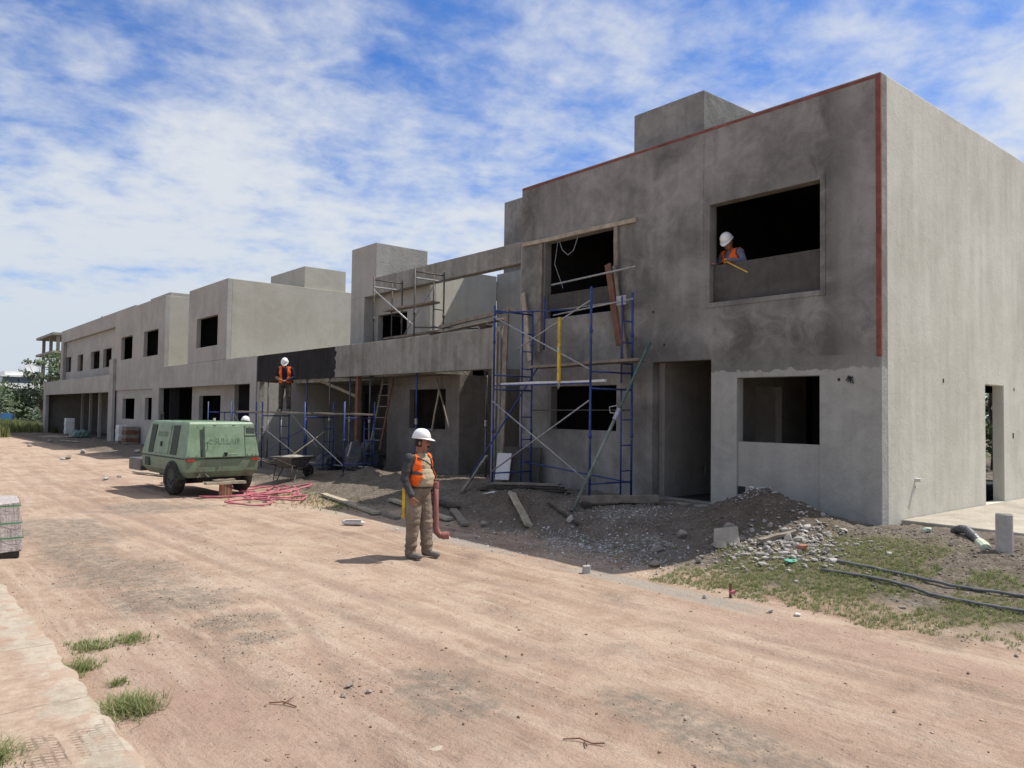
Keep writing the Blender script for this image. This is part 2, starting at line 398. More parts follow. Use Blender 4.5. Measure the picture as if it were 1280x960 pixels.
# ------------------------------------------------------------------ ground: one sheet out to the horizon
def axis_lines(lo_dense, hi_dense, step, lo, hi, grow=1.22):
    a = list(np.arange(lo_dense, hi_dense, step)); s = step
    x = hi_dense
    while x < hi: a.append(x); s *= grow; x += s
    a.append(hi); s = step; x = lo_dense - step; b = []
    while x > lo: b.append(x); s *= grow; x -= s
    b.append(lo)
    return np.array(b[::-1] + a)
gx = axis_lines(.2, 12.4, .05, -900, 900, 1.25)
gy = np.concatenate([axis_lines(1.2, 14, .05, -60, 14.05, 1.3)[:-1], np.arange(14.05, 32, .11), axis_lines(32, 60, .35, 31.9, 1200, 1.2)[1:]])
gy = np.unique(np.round(gy, 4))
GX, GY = np.meshgrid(gx, gy)
GZ, VERGE, HEAP = ground_parts(GX, GY)
def blob(cx, cy, rx, ry, seed, soft=.5):
    r = np.sqrt(((GX - cx) / rx) ** 2 + ((GY - cy) / ry) ** 2) + (fbm(GX * 1.7, GY * 1.7, seed) - .5) * 1.1 + (fbm(GX * 8, GY * 8, seed + 3) - .5) * .5
    return np.clip((1.05 - r) / soft, 0, 1)
grey = np.zeros_like(GX)
for c in ((2.6, 8.7, .8, .8), (2.5, 10.4, .8, 1.2), (2.4, 12., .5, 1.6), (2.78, 6.75, .32, .25), (2.75, 7.45, .5, .4), (3.3, 4.7, .45, .8), (4.3, 3.1, .35, 1.2), (4.4, 17., 1.5, 1.), (2.6, 14.6, .9, 2.)):
    grey = np.maximum(grey, blob(*c, int(c[0] * 31)) * .8)
conc = sstep(7.02, 7.12, GX) * (1 - sstep(7.40, 7.5, GX)) * sstep(4.3, 5.0, GY) * (1 - sstep(13, 16, GY)) * np.clip((fbm(GX * 1.5, GY * .8, 77) - .22) * 5, 0, 1)
lime = np.maximum.reduce([blob(8.3, 8.2, .45, 1.2, 91, .8), blob(9.9, 8.7, .6, .8, 92, .9), blob(8.6, 7.3, .4, .6, 94, .8) * .8, blob(10.6, 6.7, .25, .3, 93, .6)])
red = np.maximum.reduce([blob(2.4, 4.4, 1.6, 2.2, 75, 1.4) * .75, blob(5.2, 2.2, 1.8, .9, 76, 1.4) * .6, blob(6.9, 3.6, .5, 2.4, 71, .8), blob(1.9, 5.6, .8, 1.8, 72, 1.), blob(5.2, 23.4, .9, 1.1, 73, .6), blob(3.0, 4.2, .9, .9, 74, 1.2) * .7])
grass_soil = sstep(7.55, 8.2, GX) * (1 - sstep(10.0, 11.0, GX)) * (1 - sstep(5.6, 6.5, GY)) * np.clip((fbm(GX * 1.4, GY * 1.4, 55) - .33) * 4, 0, 1)
far = sstep(70, 90, GY) * sstep(6.2, 7.2, GX)
n1, n2 = GX.shape
vid = np.arange(n1 * n2).reshape(n1, n2)
faces = np.stack([vid[:-1, :-1], vid[:-1, 1:], vid[1:, 1:], vid[1:, :-1]], -1).reshape(-1, 4)
me = bpy.data.meshes.new('ground')
me.from_pydata(np.stack([GX, GY, GZ], -1).reshape(-1, 3).tolist(), [], faces.tolist())
for nm, arr in (('verge', VERGE), ('heap', np.clip(HEAP * 5, 0, 1)), ('grey', grey), ('conc', conc), ('lime', lime), ('red', red), ('grassy', grass_soil), ('far', far), ('track', np.clip(tracks(GX, GY), 0, 1))):
    a = me.attributes.new(nm, 'FLOAT', 'POINT'); a.data.foreach_set('value', arr.reshape(-1).astype(np.float32))
me.polygons.foreach_set('use_smooth', [True] * len(me.polygons))
ground = bpy.data.objects.new('ground', me); COL.objects.link(ground); tag(ground, 'sandy dirt road with rough grey verge running to the horizon', None, None, 'structure')
t = NT('site_ground')
n_big = t.noise(.35, 4, .6); n_mid = t.noise(1.6, 5, .65, dist=.4); n_fine = t.noise(14, 5, .7); grain = t.noise(90, 3, .7)
trk = t.noise(1.0, 6, .68, t.scaled((5.5, .5, 1)), .5); trk2 = t.noise(1.0, 4, .7, t.scaled((24, 1.3, 1)), .8)
road = t.ramp(t.math('ADD', t.math('MULTIPLY', n_big, .5), t.math('MULTIPLY', n_mid, .5)), [(.36, (.30, .205, .150)), (.48, (.385, .278, .207)), (.61, (.475, .365, .280))])
road = t.mix(t.ramp(trk, [(.47, 0.), (.62, .7)]), road, (.49, .39, .305))
road = t.mix(t.math('MULTIPLY', t.ramp(trk2, [(.56, 0.), (.74, .34)]), t.ramp(t.noise(.9, 4, .6), [(.42, .1), (.62, 1.)])), road, (.29, .205, .155))
crumb = t.noise(34, 5, .75); clod = t.noise(5.2, 6, .72, dist=.8)
road = t.mix(t.ramp(clod, [(.55, 0.), (.68, .55)]), road, (.27, .185, .138))
road = t.mix(t.ramp(crumb, [(.60, 0.), (.72, .55)]), road, (.25, .175, .13))
road = t.mix(t.ramp(crumb, [(.28, .45), (.40, 0.)]), road, (.58, .46, .36))
road = t.mix(t.ramp(n_fine, [(.56, 0.), (.76, .4)]), road, (.31, .21, .16))
road = t.mix(t.ramp(t.voro(26), [(.05, .55), (.16, 0.)]), road, (.22, .165, .125))
trd = t.math('PINGPONG', t.math('ADD', t.sep()[1], t.math('MULTIPLY', t.noise(5, 3), .06)), .035)
road = t.mix(t.math('MULTIPLY', t.attr('track'), t.ramp(trd, [(.25, .65), (.7, .28)])), road, (.30, .215, .165))
road = t.mix(t.math('MULTIPLY', t.attr('red'), t.ramp(n_mid, [(.35, .2), (.65, .95)])), road, (.33, .22, .175))
road = t.mix(t.math('MULTIPLY', t.attr('grey'), t.ramp(t.noise(7, 5, .75), [(.36, .1), (.58, 1.)])), road, (.185, .165, .135))
vg = t.ramp(t.math('ADD', t.math('MULTIPLY', n_mid, .55), t.math('MULTIPLY', n_fine, .45)), [(.36, (.088, .071, .057)), (.50, (.14, .117, .096)), (.66, (.215, .186, .155))])
vg = t.mix(t.ramp(t.voro(17, None, 'Color'), [(.55, 0.), (.9, .45)]), vg, (.28, .25, .215))
hp = t.ramp(t.math('ADD', t.math('MULTIPLY', n_mid, .5), t.math('MULTIPLY', n_fine, .5)), [(.36, (.075, .058, .045)), (.52, (.115, .091, .073)), (.66, (.165, .136, .112))])
vg = t.mix(t.math('MULTIPLY', t.attr('heap'), .8), vg, hp)
vg = t.mix(t.math('MULTIPLY', t.attr('grassy'), t.ramp(n_fine, [(.4, .3), (.6, .85)])), vg, (.15, .14, .065))
edge = t.math('ADD', t.attr('verge'), t.math('MULTIPLY', t.math('SUBTRACT', t.noise(1.1, 6, .7), .5), .5))
col = t.mix(t.ramp(edge, [(.02, 0.), (.22, 1.)]), road, vg)
col = t.mix(t.math('MULTIPLY', t.attr('conc'), t.ramp(n_fine, [(.42, .95), (.62, .35)])), col, (.31, .29, .255))
col = t.mix(t.math('MULTIPLY', t.attr('lime'), t.ramp(t.noise(11, 6, .8), [(.50, 0.), (.60, .9)])), col, (.52, .53, .53))
col = t.mix(t.attr('far'), col, (.15, .155, .06))
col = t.mix(t.ramp(grain, [(.33, .28), (.55, 0.)]), col, (.18, .13, .10))
hgt = t.math('ADD', t.math('MULTIPLY', n_fine, .8), t.math('MULTIPLY', grain, .16))
hgt = t.math('ADD', hgt, t.math('ADD', t.math('MULTIPLY', trk2, .35), t.math('ADD', t.math('MULTIPLY', crumb, .45), t.math('MULTIPLY', clod, 1.1))))
hgt = t.math('ADD', hgt, t.math('MULTIPLY', t.voro(24), t.math('MULTIPLY', t.ramp(edge, [(.0, .12), (.3, 1.)]), .6)))
M['ground'] = t.finish(col, .97, hgt, .028, 1., 0., .1)
me.materials.append(M['ground'])

# old pavement at the near left: a broken concrete kerb strip with soil trodden over it
PAV = []
mb = MB()
ys = np.arange(1.0, 12.6, .06)
for i, y in enumerate(ys):
    r_ = 1.27 + .035 * (vnoise(np.array([y * 2.3]), np.array([0.]), 3)[0] - .5) + .05 * (vnoise(np.array([y * 9.]), np.array([1.]), 4)[0] - .5)
    row = []
    for x in (-2.2, -1.2, -.6, -.2, .2, .45, .6, .72, .84, .95, 1.05, 1.15, r_ - .02, r_, r_ + .02):
        z = .055 + .016 * (fbm(np.array([x * 5]), np.array([y * 5]), 8)[0] - .5) - .05 * sstep(.9, .1, x) * fbm(np.array([x * 1.3]), np.array([y * 1.1]), 9)[0] - .06 * sstep(9.3, 11.5, y)
        if x == r_: z -= .012
        if x > r_: z = -.12
        row.append((x, y, float(z)))
    PAV.append(row)
o_ = 0; nn = len(PAV[0])
for row in PAV: mb.v.extend(row)
for i in range(len(PAV) - 1):
    for k in range(nn - 1): mb.f.append([i * nn + k, i * nn + k + 1, (i + 1) * nn + k + 1, (i + 1) * nn + k]); mb.m.append(0)
t = NT('trodden_concrete')
X, Y, Z = t.sep()
nf = t.noise(9, 6, .75); nm = t.noise(2.2, 5, .7, dist=.5)
c = t.ramp(t.math('ADD', t.math('MULTIPLY', nf, .5), t.math('MULTIPLY', nm, .5)), [(.38, (.30, .245, .19)), (.50, (.385, .33, .265)), (.66, (.45, .40, .325))])
soil = t.math('ADD', t.math('MULTIPLY', t.math('SUBTRACT', 1.12, X), 3.4), t.math('ADD', t.math('MULTIPLY', t.math('SUBTRACT', 6.4, Y), .10), t.math('MULTIPLY', t.math('SUBTRACT', nm, .5), 3.6)), clamp=True)
c = t.mix(t.ramp(soil, [(.15, 0.), (.45, .95)]), c, t.ramp(nf, [(.35, (.29, .205, .150)), (.65, (.42, .325, .25))]))
edge_soil = t.math('MULTIPLY', t.math('GREATER_THAN', X, 1.12), t.ramp(t.noise(3.4, 6, .7), [(.50, 0.), (.58, .9)]))
c = t.mix(edge_soil, c, (.36, .265, .20))
joint = t.math('PINGPONG', t.math('ADD', Y, t.math('MULTIPLY', t.math('SUBTRACT', nf, .5), .05)), .75)
c = t.mix(t.math('MULTIPLY', t.ramp(joint, [(.004, .7), (.014, 0.)]), t.ramp(nf, [(.4, .2), (.6, 1.)])), c, (.13, .10, .08))
# tyre tread printed in the soil
def tread(x0, w):
    band = t.math('LESS_THAN', t.math('ABSOLUTE', t.math('SUBTRACT', t.math('ADD', X, t.math('MULTIPLY', t.math('SUBTRACT', nm, .5), .05)), x0)), w)
    a = t.math('PINGPONG', t.math('ADD', Y, t.math('MULTIPLY', X, .35)), .022); b = t.math('PINGPONG', X, .028)
    blk = t.math('MULTIPLY', t.math('GREATER_THAN', a, .010), t.math('GREATER_THAN', b, .009))
    return t.math('MULTIPLY', t.math('MULTIPLY', band, t.math('SUBTRACT', 1, blk)), t.ramp(nf, [(.4, 0.), (.55, 1.)]))
tr = t.math('MULTIPLY', t.math('MULTIPLY', t.math('ADD', tread(.86, .10), tread(1.13, .11), clamp=True), t.ramp(nm, [(.40, .15), (.58, 1.)])), t.math('LESS_THAN', t.math('ADD', Y, t.math('MULTIPLY', nm, 1.2)), 6.1))
c = t.mix(t.math('MULTIPLY', tr, .5), c, (.19, .135, .10))
M['pavement'] = t.finish(c, .95, t.math('ADD', nf, t.math('MULTIPLY', tr, -1.)), .014, 1., 0., .1)
pv = mb.build('pavement', M['pavement'], smooth=True, fix=False); tag(pv, 'broken pale concrete pavement edge covered with trodden soil', None, None, 'structure')

# ------------------------------------------------------------------ loose stones, rubble, grass
ICO_V = []; 
_bm = bmesh.new(); bmesh.ops.create_icosphere(_bm, subdivisions=1, radius=1); ICO = (np.array([v.co[:] for v in _bm.verts]), [[v.index for v in f.verts] for f in _bm.faces]); _bm.free()
_bm = bmesh.new(); bmesh.ops.create_icosphere(_bm, subdivisions=2, radius=1); ICO2 = (np.array([v.co[:] for v in _bm.verts]), [[v.index for v in f.verts] for f in _bm.faces]); _bm.free()
def rock_verts(ico, s, seed):
    r = np.random.default_rng(seed); v = ico[0].copy()
    for _ in range(11):                      # chop flat facets
        n = r.normal(size=3); n /= np.linalg.norm(n); d = r.uniform(.36, .75)
        k = np.maximum(v @ n - d, 0); v -= np.outer(k, n)
    v *= r.uniform(.65, 1.25, 3)
    a = r.uniform(0, 6.3); c_, s_ = math.cos(a), math.sin(a)
    v = v @ np.array([[c_, s_, 0], [-s_, c_, 0], [0, 0, 1]])
    return v * s
LIB = [rock_verts(ICO, 1, k) for k in range(24)]
def scatter(name, mat, pts, sizes, label, flat=.7):
    V = []; F = []; tri = np.array(ICO[1])
    zs = ground_parts(pts[:, 0], pts[:, 1])[0]
    for i, ((x, y), s) in enumerate(zip(pts, sizes)):
        v = LIB[i % 24] * s; v = v * (1, 1, flat) + (x, y, zs[i] + s * .25)
        V.append(v); F.append(tri + i * len(v))
    m = bpy.data.meshes.new(name); m.from_pydata(np.concatenate(V).tolist(), [], np.concatenate(F).tolist()); m.materials.append(mat)
    o = bpy.data.objects.new(name, m); COL.objects.link(o); tag(o, label, None, None, 'stuff'); return o
def uni(n, x0, x1, y0, y1): return np.stack([rng.uniform(x0, x1, n), rng.uniform(y0, y1, n)], 1)
# verge gravel, denser close to the gravel heap
p = np.concatenate([uni(3400, 7.6, 11.4, 2, 14), uni(1500, 7.6, 11.4, 14, 28), rng.normal((10.4, 6.4), (.75, .75), (1700, 2)), rng.normal((9.6, 7.6), (1., 1.1), (900, 2)), rng.normal((10.6, 4.2), (.7, .8), (1500, 2)), rng.normal((9.2, 10.8), (.7, 1.3), (900, 2))])
p = p[(p[:, 0] < 11.42) & (p[:, 0] > 7.5)]
scatter('gravel', M['stone'], p, np.clip(rng.lognormal(-4.5, .5, len(p)), .005, .032), 'grey gravel and crumbs strewn over the verge by the houses')
p = np.concatenate([uni(2600, 1.3, 7.3, 1.6, 14), uni(500, 1.3, 7.3, 14, 30), rng.normal((2.8, 5.1), (.5, .5), (260, 2)), rng.normal((2.6, 7.), (.6, 1.), (500, 2)), rng.normal((2.5, 10.), (.6, 1.4), (500, 2))])
p = p[(p[:, 0] > 1.3)]
p = np.concatenate([p] + [rng.normal((cx_, cy_), (sx_, sy_), (k_, 2)) for cx_, cy_, sx_, sy_, k_ in ((2.6, 8.7, .4, .4, 260), (2.5, 10.4, .4, .7, 300), (2.78, 6.75, .16, .12, 110), (2.75, 7.45, .22, .16, 260), (3.3, 4.7, .25, .4, 120), (2.82, 5.15, .12, .12, 60), (4.3, 3.1, .2, .6, 80))])
p = p[p[:, 0] > 1.3]
scatter('pebbles', M['stone_road'], p, np.clip(rng.lognormal(-5.15, .5, len(p)), .003, .022), 'small pebbles and dirt crumbs lying on the sandy road')
p = np.concatenate([rng.normal((8.35, 8.3), (.35, 1.1), (620, 2)), rng.normal((8.1, 7.2), (.3, .6), (260, 2)), rng.normal((9.9, 8.8), (.5, .6), (320, 2)), rng.normal((10.5, 6.75), (.16, .16), (160, 2)), rng.normal((7.3, 9.6), (.12, 1.2), (120, 2))])
p = p[p[:, 0] < 11.3]
scatter('lime_crumbs', M['lime'], p, np.clip(rng.lognormal(-4.5, .5, len(p)), .004, .032), 'white lime crumbs spilled on the shaded verge')
p = np.concatenate([rng.normal((9.35, 5.55), (.33, .38), (330, 2)), rng.normal((9.9, 5.45), (.35, .22), (200, 2)), rng.normal((8.9, 5.9), (.3, .25), (90, 2))])
scatter('rubble', M['stone_pale'], p, np.clip(rng.lognormal(-3.45, .45, len(p)), .012, .075), 'band of pale broken mortar rubble in front of the gravel heap', .8)

def blades(name, mat, pts, h, w, label, kind='stuff', spread=.5, per=5):
    V = []; F = []; n = 0
    zs = ground_parts(pts[:, 0], pts[:, 1])[0]
    for (x, y), z in zip(pts, zs):
        for k in range(per):
            a = random.uniform(0, 6.283); hh = h * random.uniform(.45, 1.2); ln = hh * random.uniform(.2, 1.) * spread; ww = w * random.uniform(.6, 1.3)
            bx, by = x + random.gauss(0, h * .25), y + random.gauss(0, h * .25)
            dx, dy = math.cos(a), math.sin(a); sx, sy = -dy * ww, dx * ww
            V += [(bx - sx, by - sy, z - .01), (bx + sx, by + sy, z - .01), (bx + dx * ln * .4 + sx * .7, by + dy * ln * .4 + sy * .7, z + hh * .6), (bx + dx * ln * .4 - sx * .7, by + dy * ln * .4 - sy * .7, z + hh * .6), (bx + dx * ln, by + dy * ln, z + hh)]
            F += [[n, n + 1, n + 2, n + 3], [n + 3, n + 2, n + 4]]; n += 5
    m = bpy.data.meshes.new(name); m.from_pydata(V, [], F); m.materials.append(mat)
    o = bpy.data.objects.new(name, m); COL.objects.link(o); tag(o, label, None, None, kind); return o
p = np.concatenate([uni(12000, 7.5, 10.6, 1.2, 6.3), rng.normal((8.3, 7.2), (.3, .7), (160, 2)), rng.normal((8.0, 5.5), (.3, .3), (300, 2))])
p = p[~((p[:, 0] > 9.1) & (p[:, 1] > 5.3))]
dens = fbm(p[:, 0] * 1.4, p[:, 1] * 1.4, 55) * 1.2 + fbm(p[:, 0] * 5, p[:, 1] * 5, 56) * .6 - .30 * sstep(9.6, 10.6, p[:, 0]) - .35 * sstep(8.0, 7.4, p[:, 0])
p = p[dens > .835]
blades('grass', M['grass'], p, .036, .0024, 'short patchy grass on the verge around the grey conduits', spread=1.5, per=7)
p = np.concatenate([rng.normal((7.9, 16.6), (.5, .8), (260, 2)), rng.normal((7.8, 15.0), (.3, .6), (150, 2))])
blades('grass', M['grass'], p, .06, .005, 'thin patch of grass beside the pink hose', spread=1., per=5)
p = np.concatenate([uni(5200, 6.6, 12.5, 74, 118), uni(1200, 5.6, 7.5, 62, 80)])
blades('grass', M['grass_far'], p, .8, .03, 'tall meadow grass past the end of the row', spread=.5, per=3)
for x, y, n, hh, lb in ((1.53, 7.43, 70, .05, 'low flattened grass tuft near the kerb strip, farthest left of the road'), (1.89, 7.45, 60, .05, 'sparse grass tuft on the road just right of the flattened tuft'), (1.36, 6.85, 60, .06, 'small grass tuft right against the pavement edge'), (1.46, 5.72, 110, .085, 'bushy long-bladed grass tuft nearest the camera on the road'), (1.51, 6.3, 18, .05, 'tiny grass sprig between the two larger tufts'), (.62, 5.3, 110, .10, 'bright green grass tuft in the lower left corner of the view')):
    p = rng.normal((x, y), (.075 if n > 30 else .03, .09 if n > 30 else .03), (n, 2))
    o = blades('grass_tuft', M['grass'], p, hh, .0032, lb, 'thing', spread=1.9, per=8); o['category'] = 'grass tuft'; o['group'] = 'grass tufts on the dirt road'

# single lumps big enough to lift
rock_mesh = []
for k in range(6):
    m = bpy.data.meshes.new('rock'); v = rock_verts(ICO2, 1, 100 + k); m.from_pydata(v.tolist(), [], ICO2[1]); m.materials.append(M['stone' if k % 2 else 'stone_pale']); rock_mesh.append(m)
def rock(x, y, s, label, k, mat=None, sink=.3, name='rock', cat='rock', group=None, flat=.8):
    m = rock_mesh[k % 6]
    if mat: m = m.copy(); m.materials.clear(); m.materials.append(mat)
    o = bpy.data.objects.new(name, m); COL.objects.link(o); o.location = (x, y, G(x, y) + s * sink); o.scale = (s, s * .9, s * flat); o.rotation_euler = (random.uniform(-.3, .3), random.uniform(-.3, .3), random.uniform(0, 6))
    tag(o, label, cat, group); return o
GR = 'broken lumps lying on the verge'
rock(9.12, 7.0, .15, 'large grey stone in the shade left of the pale slab', 1, None, .4, group=GR)
rock(8.53, 7.02, .10, 'grey stone in front of the doorway, half in the shade', 3, None, .4, group=GR)
rock(8.05, 6.65, .11, 'low grey stone at the edge of the house shadow', 5, None, .3, group=GR)
rock(8.45, 6.25, .085, 'small stone right of the low grey stone in the shadow', 1, None, .4, group=GR)
rock(9.5, 6.5, .12, 'dark lump at the foot of the gravel heap behind the pale slab', 3, None, .4, group=GR)
rock(8.95, 9.15, .11, 'whitish lump on the dirt mound below the green prop', 2, None, .4, group=GR)
rock(8.3, 10.6, .13, 'earth-coloured lump in front of the dirt mound', 1, None, .3, group=GR)
rock(7.31, 4.5, .045, 'small pale stone on the road edge by the grass', 0, None, .5, group=GR)
rock(7.28, 5.3, .04, 'tiny pale stone on the concrete gutter', 2, None, .5, group=GR)
rock(9.39, 5.29, .095, 'reddish brick lump on the pale rubble band', 4, M['brick'], .5, 'brick_lump', 'brick', GR)
rock(9.1, 5.4, .085, 'grey-white mortar lump beside the green plastic', 0, None, .5, group=GR)
rock(9.55, 5.6, .10, 'pale mortar lump behind the reddish brick lump', 2, None, .4, group=GR)
rock(10.0, 5.6, .085, 'mortar lump at the right end of the rubble band', 4, None, .4, group=GR)
rock(2.83, 5.22, .05, 'largest grey lump of the cluster in the middle of the road', 0, M['stone'], .4, group='lumps on the road')
rock(2.70, 5.08, .03, 'left small lump of the road cluster', 2, M['stone'], .4, group='lumps on the road')
rock(2.88, 5.02, .035, 'flat lump at the lower right of the road cluster', 4, M['stone'], .3, group='lumps on the road')
rock(2.97, 5.3, .022, 'smallest lump right behind the road cluster', 1, M['stone'], .4, group='lumps on the road')

# ------------------------------------------------------------------ the row of houses (front plane X = 11.49)
FX = 11.49
PF, PS, PD, PR, PB, IN = (M[k] for k in ('plaster_fresh', 'plaster_side', 'plaster_dry', 'plaster_rough', 'plaster_brown', 'interior'))

# --- nearest house
A = thing('house', 'nearest two-storey house with dark render, red edge strips and a lit pale side wall', 'house', (11.49, 5.25, .4), group='unfinished houses in the row')
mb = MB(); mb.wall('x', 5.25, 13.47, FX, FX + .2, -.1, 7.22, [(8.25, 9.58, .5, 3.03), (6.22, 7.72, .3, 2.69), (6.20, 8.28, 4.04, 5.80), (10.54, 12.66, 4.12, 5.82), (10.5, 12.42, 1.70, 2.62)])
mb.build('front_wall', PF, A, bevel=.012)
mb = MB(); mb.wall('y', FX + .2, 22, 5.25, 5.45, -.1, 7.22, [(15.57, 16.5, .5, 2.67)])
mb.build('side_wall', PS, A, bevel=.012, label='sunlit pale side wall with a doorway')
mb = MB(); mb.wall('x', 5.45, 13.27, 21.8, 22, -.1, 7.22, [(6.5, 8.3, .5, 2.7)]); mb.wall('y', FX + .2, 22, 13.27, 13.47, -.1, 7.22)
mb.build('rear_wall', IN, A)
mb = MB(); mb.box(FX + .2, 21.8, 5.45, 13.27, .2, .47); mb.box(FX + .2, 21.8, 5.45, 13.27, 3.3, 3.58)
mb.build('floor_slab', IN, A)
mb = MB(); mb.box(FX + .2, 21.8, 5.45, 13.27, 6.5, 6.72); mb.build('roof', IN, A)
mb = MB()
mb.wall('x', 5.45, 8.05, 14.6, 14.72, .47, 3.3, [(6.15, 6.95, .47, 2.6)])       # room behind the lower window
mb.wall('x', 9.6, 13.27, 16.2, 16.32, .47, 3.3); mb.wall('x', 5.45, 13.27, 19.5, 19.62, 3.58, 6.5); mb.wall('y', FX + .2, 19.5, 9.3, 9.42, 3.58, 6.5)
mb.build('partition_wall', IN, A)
mb = MB(); mb.wall('y', FX + .2, 14.4, 9.44, 9.58, .47, 3.3, [(12.05, 12.09, .72, .86), (12.88, 12.98, .86, 1.02)]); mb.wall('y', FX + .2, 14.4, 8.07, 8.2, .47, 3.3, [(12.6, 13.5, .47, 2.6)]); mb.wall('x', 8.2, 9.44, 14.28, 14.4, .47, 3.3)
mb.build('porch_wall', M['porch'], A)
mb = MB(); mb.box(FX - .25, FX + .06, 8.22, 9.62, .2, .46); mb.build('door_step', PR, A, bevel=.015)
mb = MB(); mb.box(FX + .10, FX + .19, 6.17, 8.31, 3.98, 4.72); mb.build('sill_panel', M['plaster_damp'], A, label='brown-grey damp render panel under the upper right window')
mb = MB(); mb.box(FX + .09, FX + .19, 10.5, 12.7, 4.30, 4.66); mb.build('sill_panel', M['plaster_damp'], A, label='dark damp panel under the boarded upper window')
mb = MB(); mb.box(FX + .035, FX + .15, 6.18, 7.76, .2, 1.60); mb.build('sill_panel', PD, A, label='pale dry panel under the lower right window')
mb = MB(); mb.box(FX + .025, FX + .04, 7.57, 7.71, .70, .84); mb.build('junction_box', M['black'], A)
# plaster band round the upper window
def surround(par, y0, y1, z0, z1, w=.085, d=.014, mat=PF):
    m_ = MB(); x0, x1 = FX - d, FX + .004
    m_.box(x0, x1, y0 - w, y0, z0 - w, z1 + w); m_.box(x0, x1, y1, y1 + w, z0 - w, z1 + w); m_.box(x0, x1, y0, y1, z1, z1 + w); m_.box(x0, x1, y0, y1, z0 - w, z0)
    m_.build('window_surround', mat, par, bevel=.006)
surround(A, 6.20, 8.28, 4.04, 5.80)
surround(A, 10.54, 12.66, 4.30, 5.82, .03, .006)
mb = MB(); mb.box(FX - .006, FX + .03, 5.247, 5.322, 2.95, 7.15); mb.build('corner_batten', M['red_batten'], A)
mb = MB(); mb.box(FX - .006, FX + .03, 5.247, 13.46, 7.15, 7.195); mb.build('edge_batten', M['red_batten'], A)
mb = MB(); mb.box(12.5, 14.25, 9.17, 10.97, 6.7, 8.46); mb.build('tank_tower', PF, A, bevel=.012)
mb = MB(); mb.box(16.2, 19, 13.47, 19.9, 6.6, 9.05); mb.box(16.2, 19, 13.47, 19.95, -.1, 6.6); mb.build('stair_tower', PF, A, bevel=.012)
# thin black patches painted as the shade in small pock holes, side and front
for x, z, r_ in ((13.71, 2.67, .035), (17.05, 2.62, .03), (16.98, 1.73, .05)):
    mb = MB(); mb.box(x - r_ * .5, x + r_ * .5, 5.243, 5.26, z - r_, z + r_); mb.build('hole_shade_patch', M['black'], A)
for y, z in ((9.57, 4.0), (9.3, 3.35), (5.9, 2.62), (9.64, 3.4)):
    mb = MB(); mb.box(FX - .004, FX + .01, y - .02, y + .02, z - .022, z + .022); mb.build('hole_shade_patch', M['black'], A)
mb = MB(); mb.tube([(12.62, 5.26, 1.08), (12.62, 5.16, 1.08)], .03, 8); mb.tube([(12.62, 5.25, 1.0), (12.62, 5.235, .95)], .012, 6); mb.build('pipe_stub', M['bag'], A)
mb = MB()
for k in range(7):
    a = k * .9; mb.tube([(FX - .01, 5.72, 2.64), (FX - .03 - .01 * math.cos(a), 5.72 + .03 * math.sin(a), 2.65 + .025 * math.cos(a)), (FX - .02, 5.72 + .06 * math.cos(a * 2), 2.60 + .05 * math.sin(a))], .008, 5)
mb.build('wall_cable', M['black'], A)
mb = MB(); 
for k in range(6): mb.tube([(12.3, 8.235, 2.42 - .02 * k), (12.28 + .015 * k, 8.28, 2.25 - .03 * k), (12.42 + .02 * k, 8.26, 2.3 + .02 * k), (12.36, 8.24, 2.44)], .013, 5)
mb.build('cable_coil', M['reflector'], A)

# --- second house: terrace frame with beams
B = thing('house', 'terrace house with two long free-standing beams, half of the lower one painted black', 'house', (11.49, 14.2, .3), group='unfinished houses in the row')
mb = MB()
mb.wall('x', 14.2, 28.96, FX, FX + .22, -.1, 4.08, [(14.52, 28.70, -.1, 3.08)])
mb.build('lower_beam', PR, B, bevel=.02)
# black waterproof coat on the far end of the beam, ragged right edge
me_v = MB(); K = 26; pts = []
for i in range(K):
    z = 3.085 + (4.07 - 3.085) * i / (K - 1); e = 22.55 + .18 * (vnoise(np.array([z * 7.]), np.array([0.]), 2)[0] - .5) + .09 * (vnoise(np.array([z * 31.]), np.array([0.]), 5)[0] - .5)
    pts.append((FX - .004, e, z))
me_v.v = pts + [(FX - .004, 28.95, p[2]) for p in pts]
me_v.f = [[i, i + 1, K + i + 1, K + i] for i in range(K - 1)]; me_v.m = [0] * (K - 1)
me_v.build('black_coat', M['plaster_wet'], B)
UX = 12.95
mb = MB(); mb.box(UX, UX + .28, 15.2, 22.66, 5.92, 6.48); mb.build('upper_beam', PR, B, bevel=.015)
mb = MB(); mb.box(UX, UX + .28, 14.55, 15.2, 3.3, 6.48); mb.build('beam_post', PD, B, bevel=.01)
mb = MB(); mb.box(UX, 15.0, 22.66, 24.35, 5.9, 7.66); mb.box(UX, UX + .42, 23.4, 24.35, 3.2, 5.9); mb.build('tank_tower', PD, B, bevel=.012)
mb = MB(); mb.wall('x', 20.0, 24.35, UX + .4, UX + .6, 3.2, 6.4, [(21.3, 23.15, 4.2, 5.28)]); mb.build('upper_wall', PD, B, bevel=.01)
mb = MB(); mb.box(UX + .4, 18, 20.2, 24.35, 6.2, 6.42); mb.box(15.5, 15.7, 20.2, 24.3, 3.3, 6.2); mb.box(UX + .4, 18, 24.15, 24.35, 3.2, 6.2); mb.build('roof', IN, B)
mb = MB(); mb.wall('y', UX + .603, 15.998, 20.0, 20.2, 3.302, 6.55); mb.build('terrace_wall', PS, B, bevel=.01, label='terrace side wall half in the sun')
mb = MB(); mb.box(16.0, 16.2, 13.47, 20.0, 3.3, 6.62); mb.build('terrace_wall', PD, B, bevel=.01)
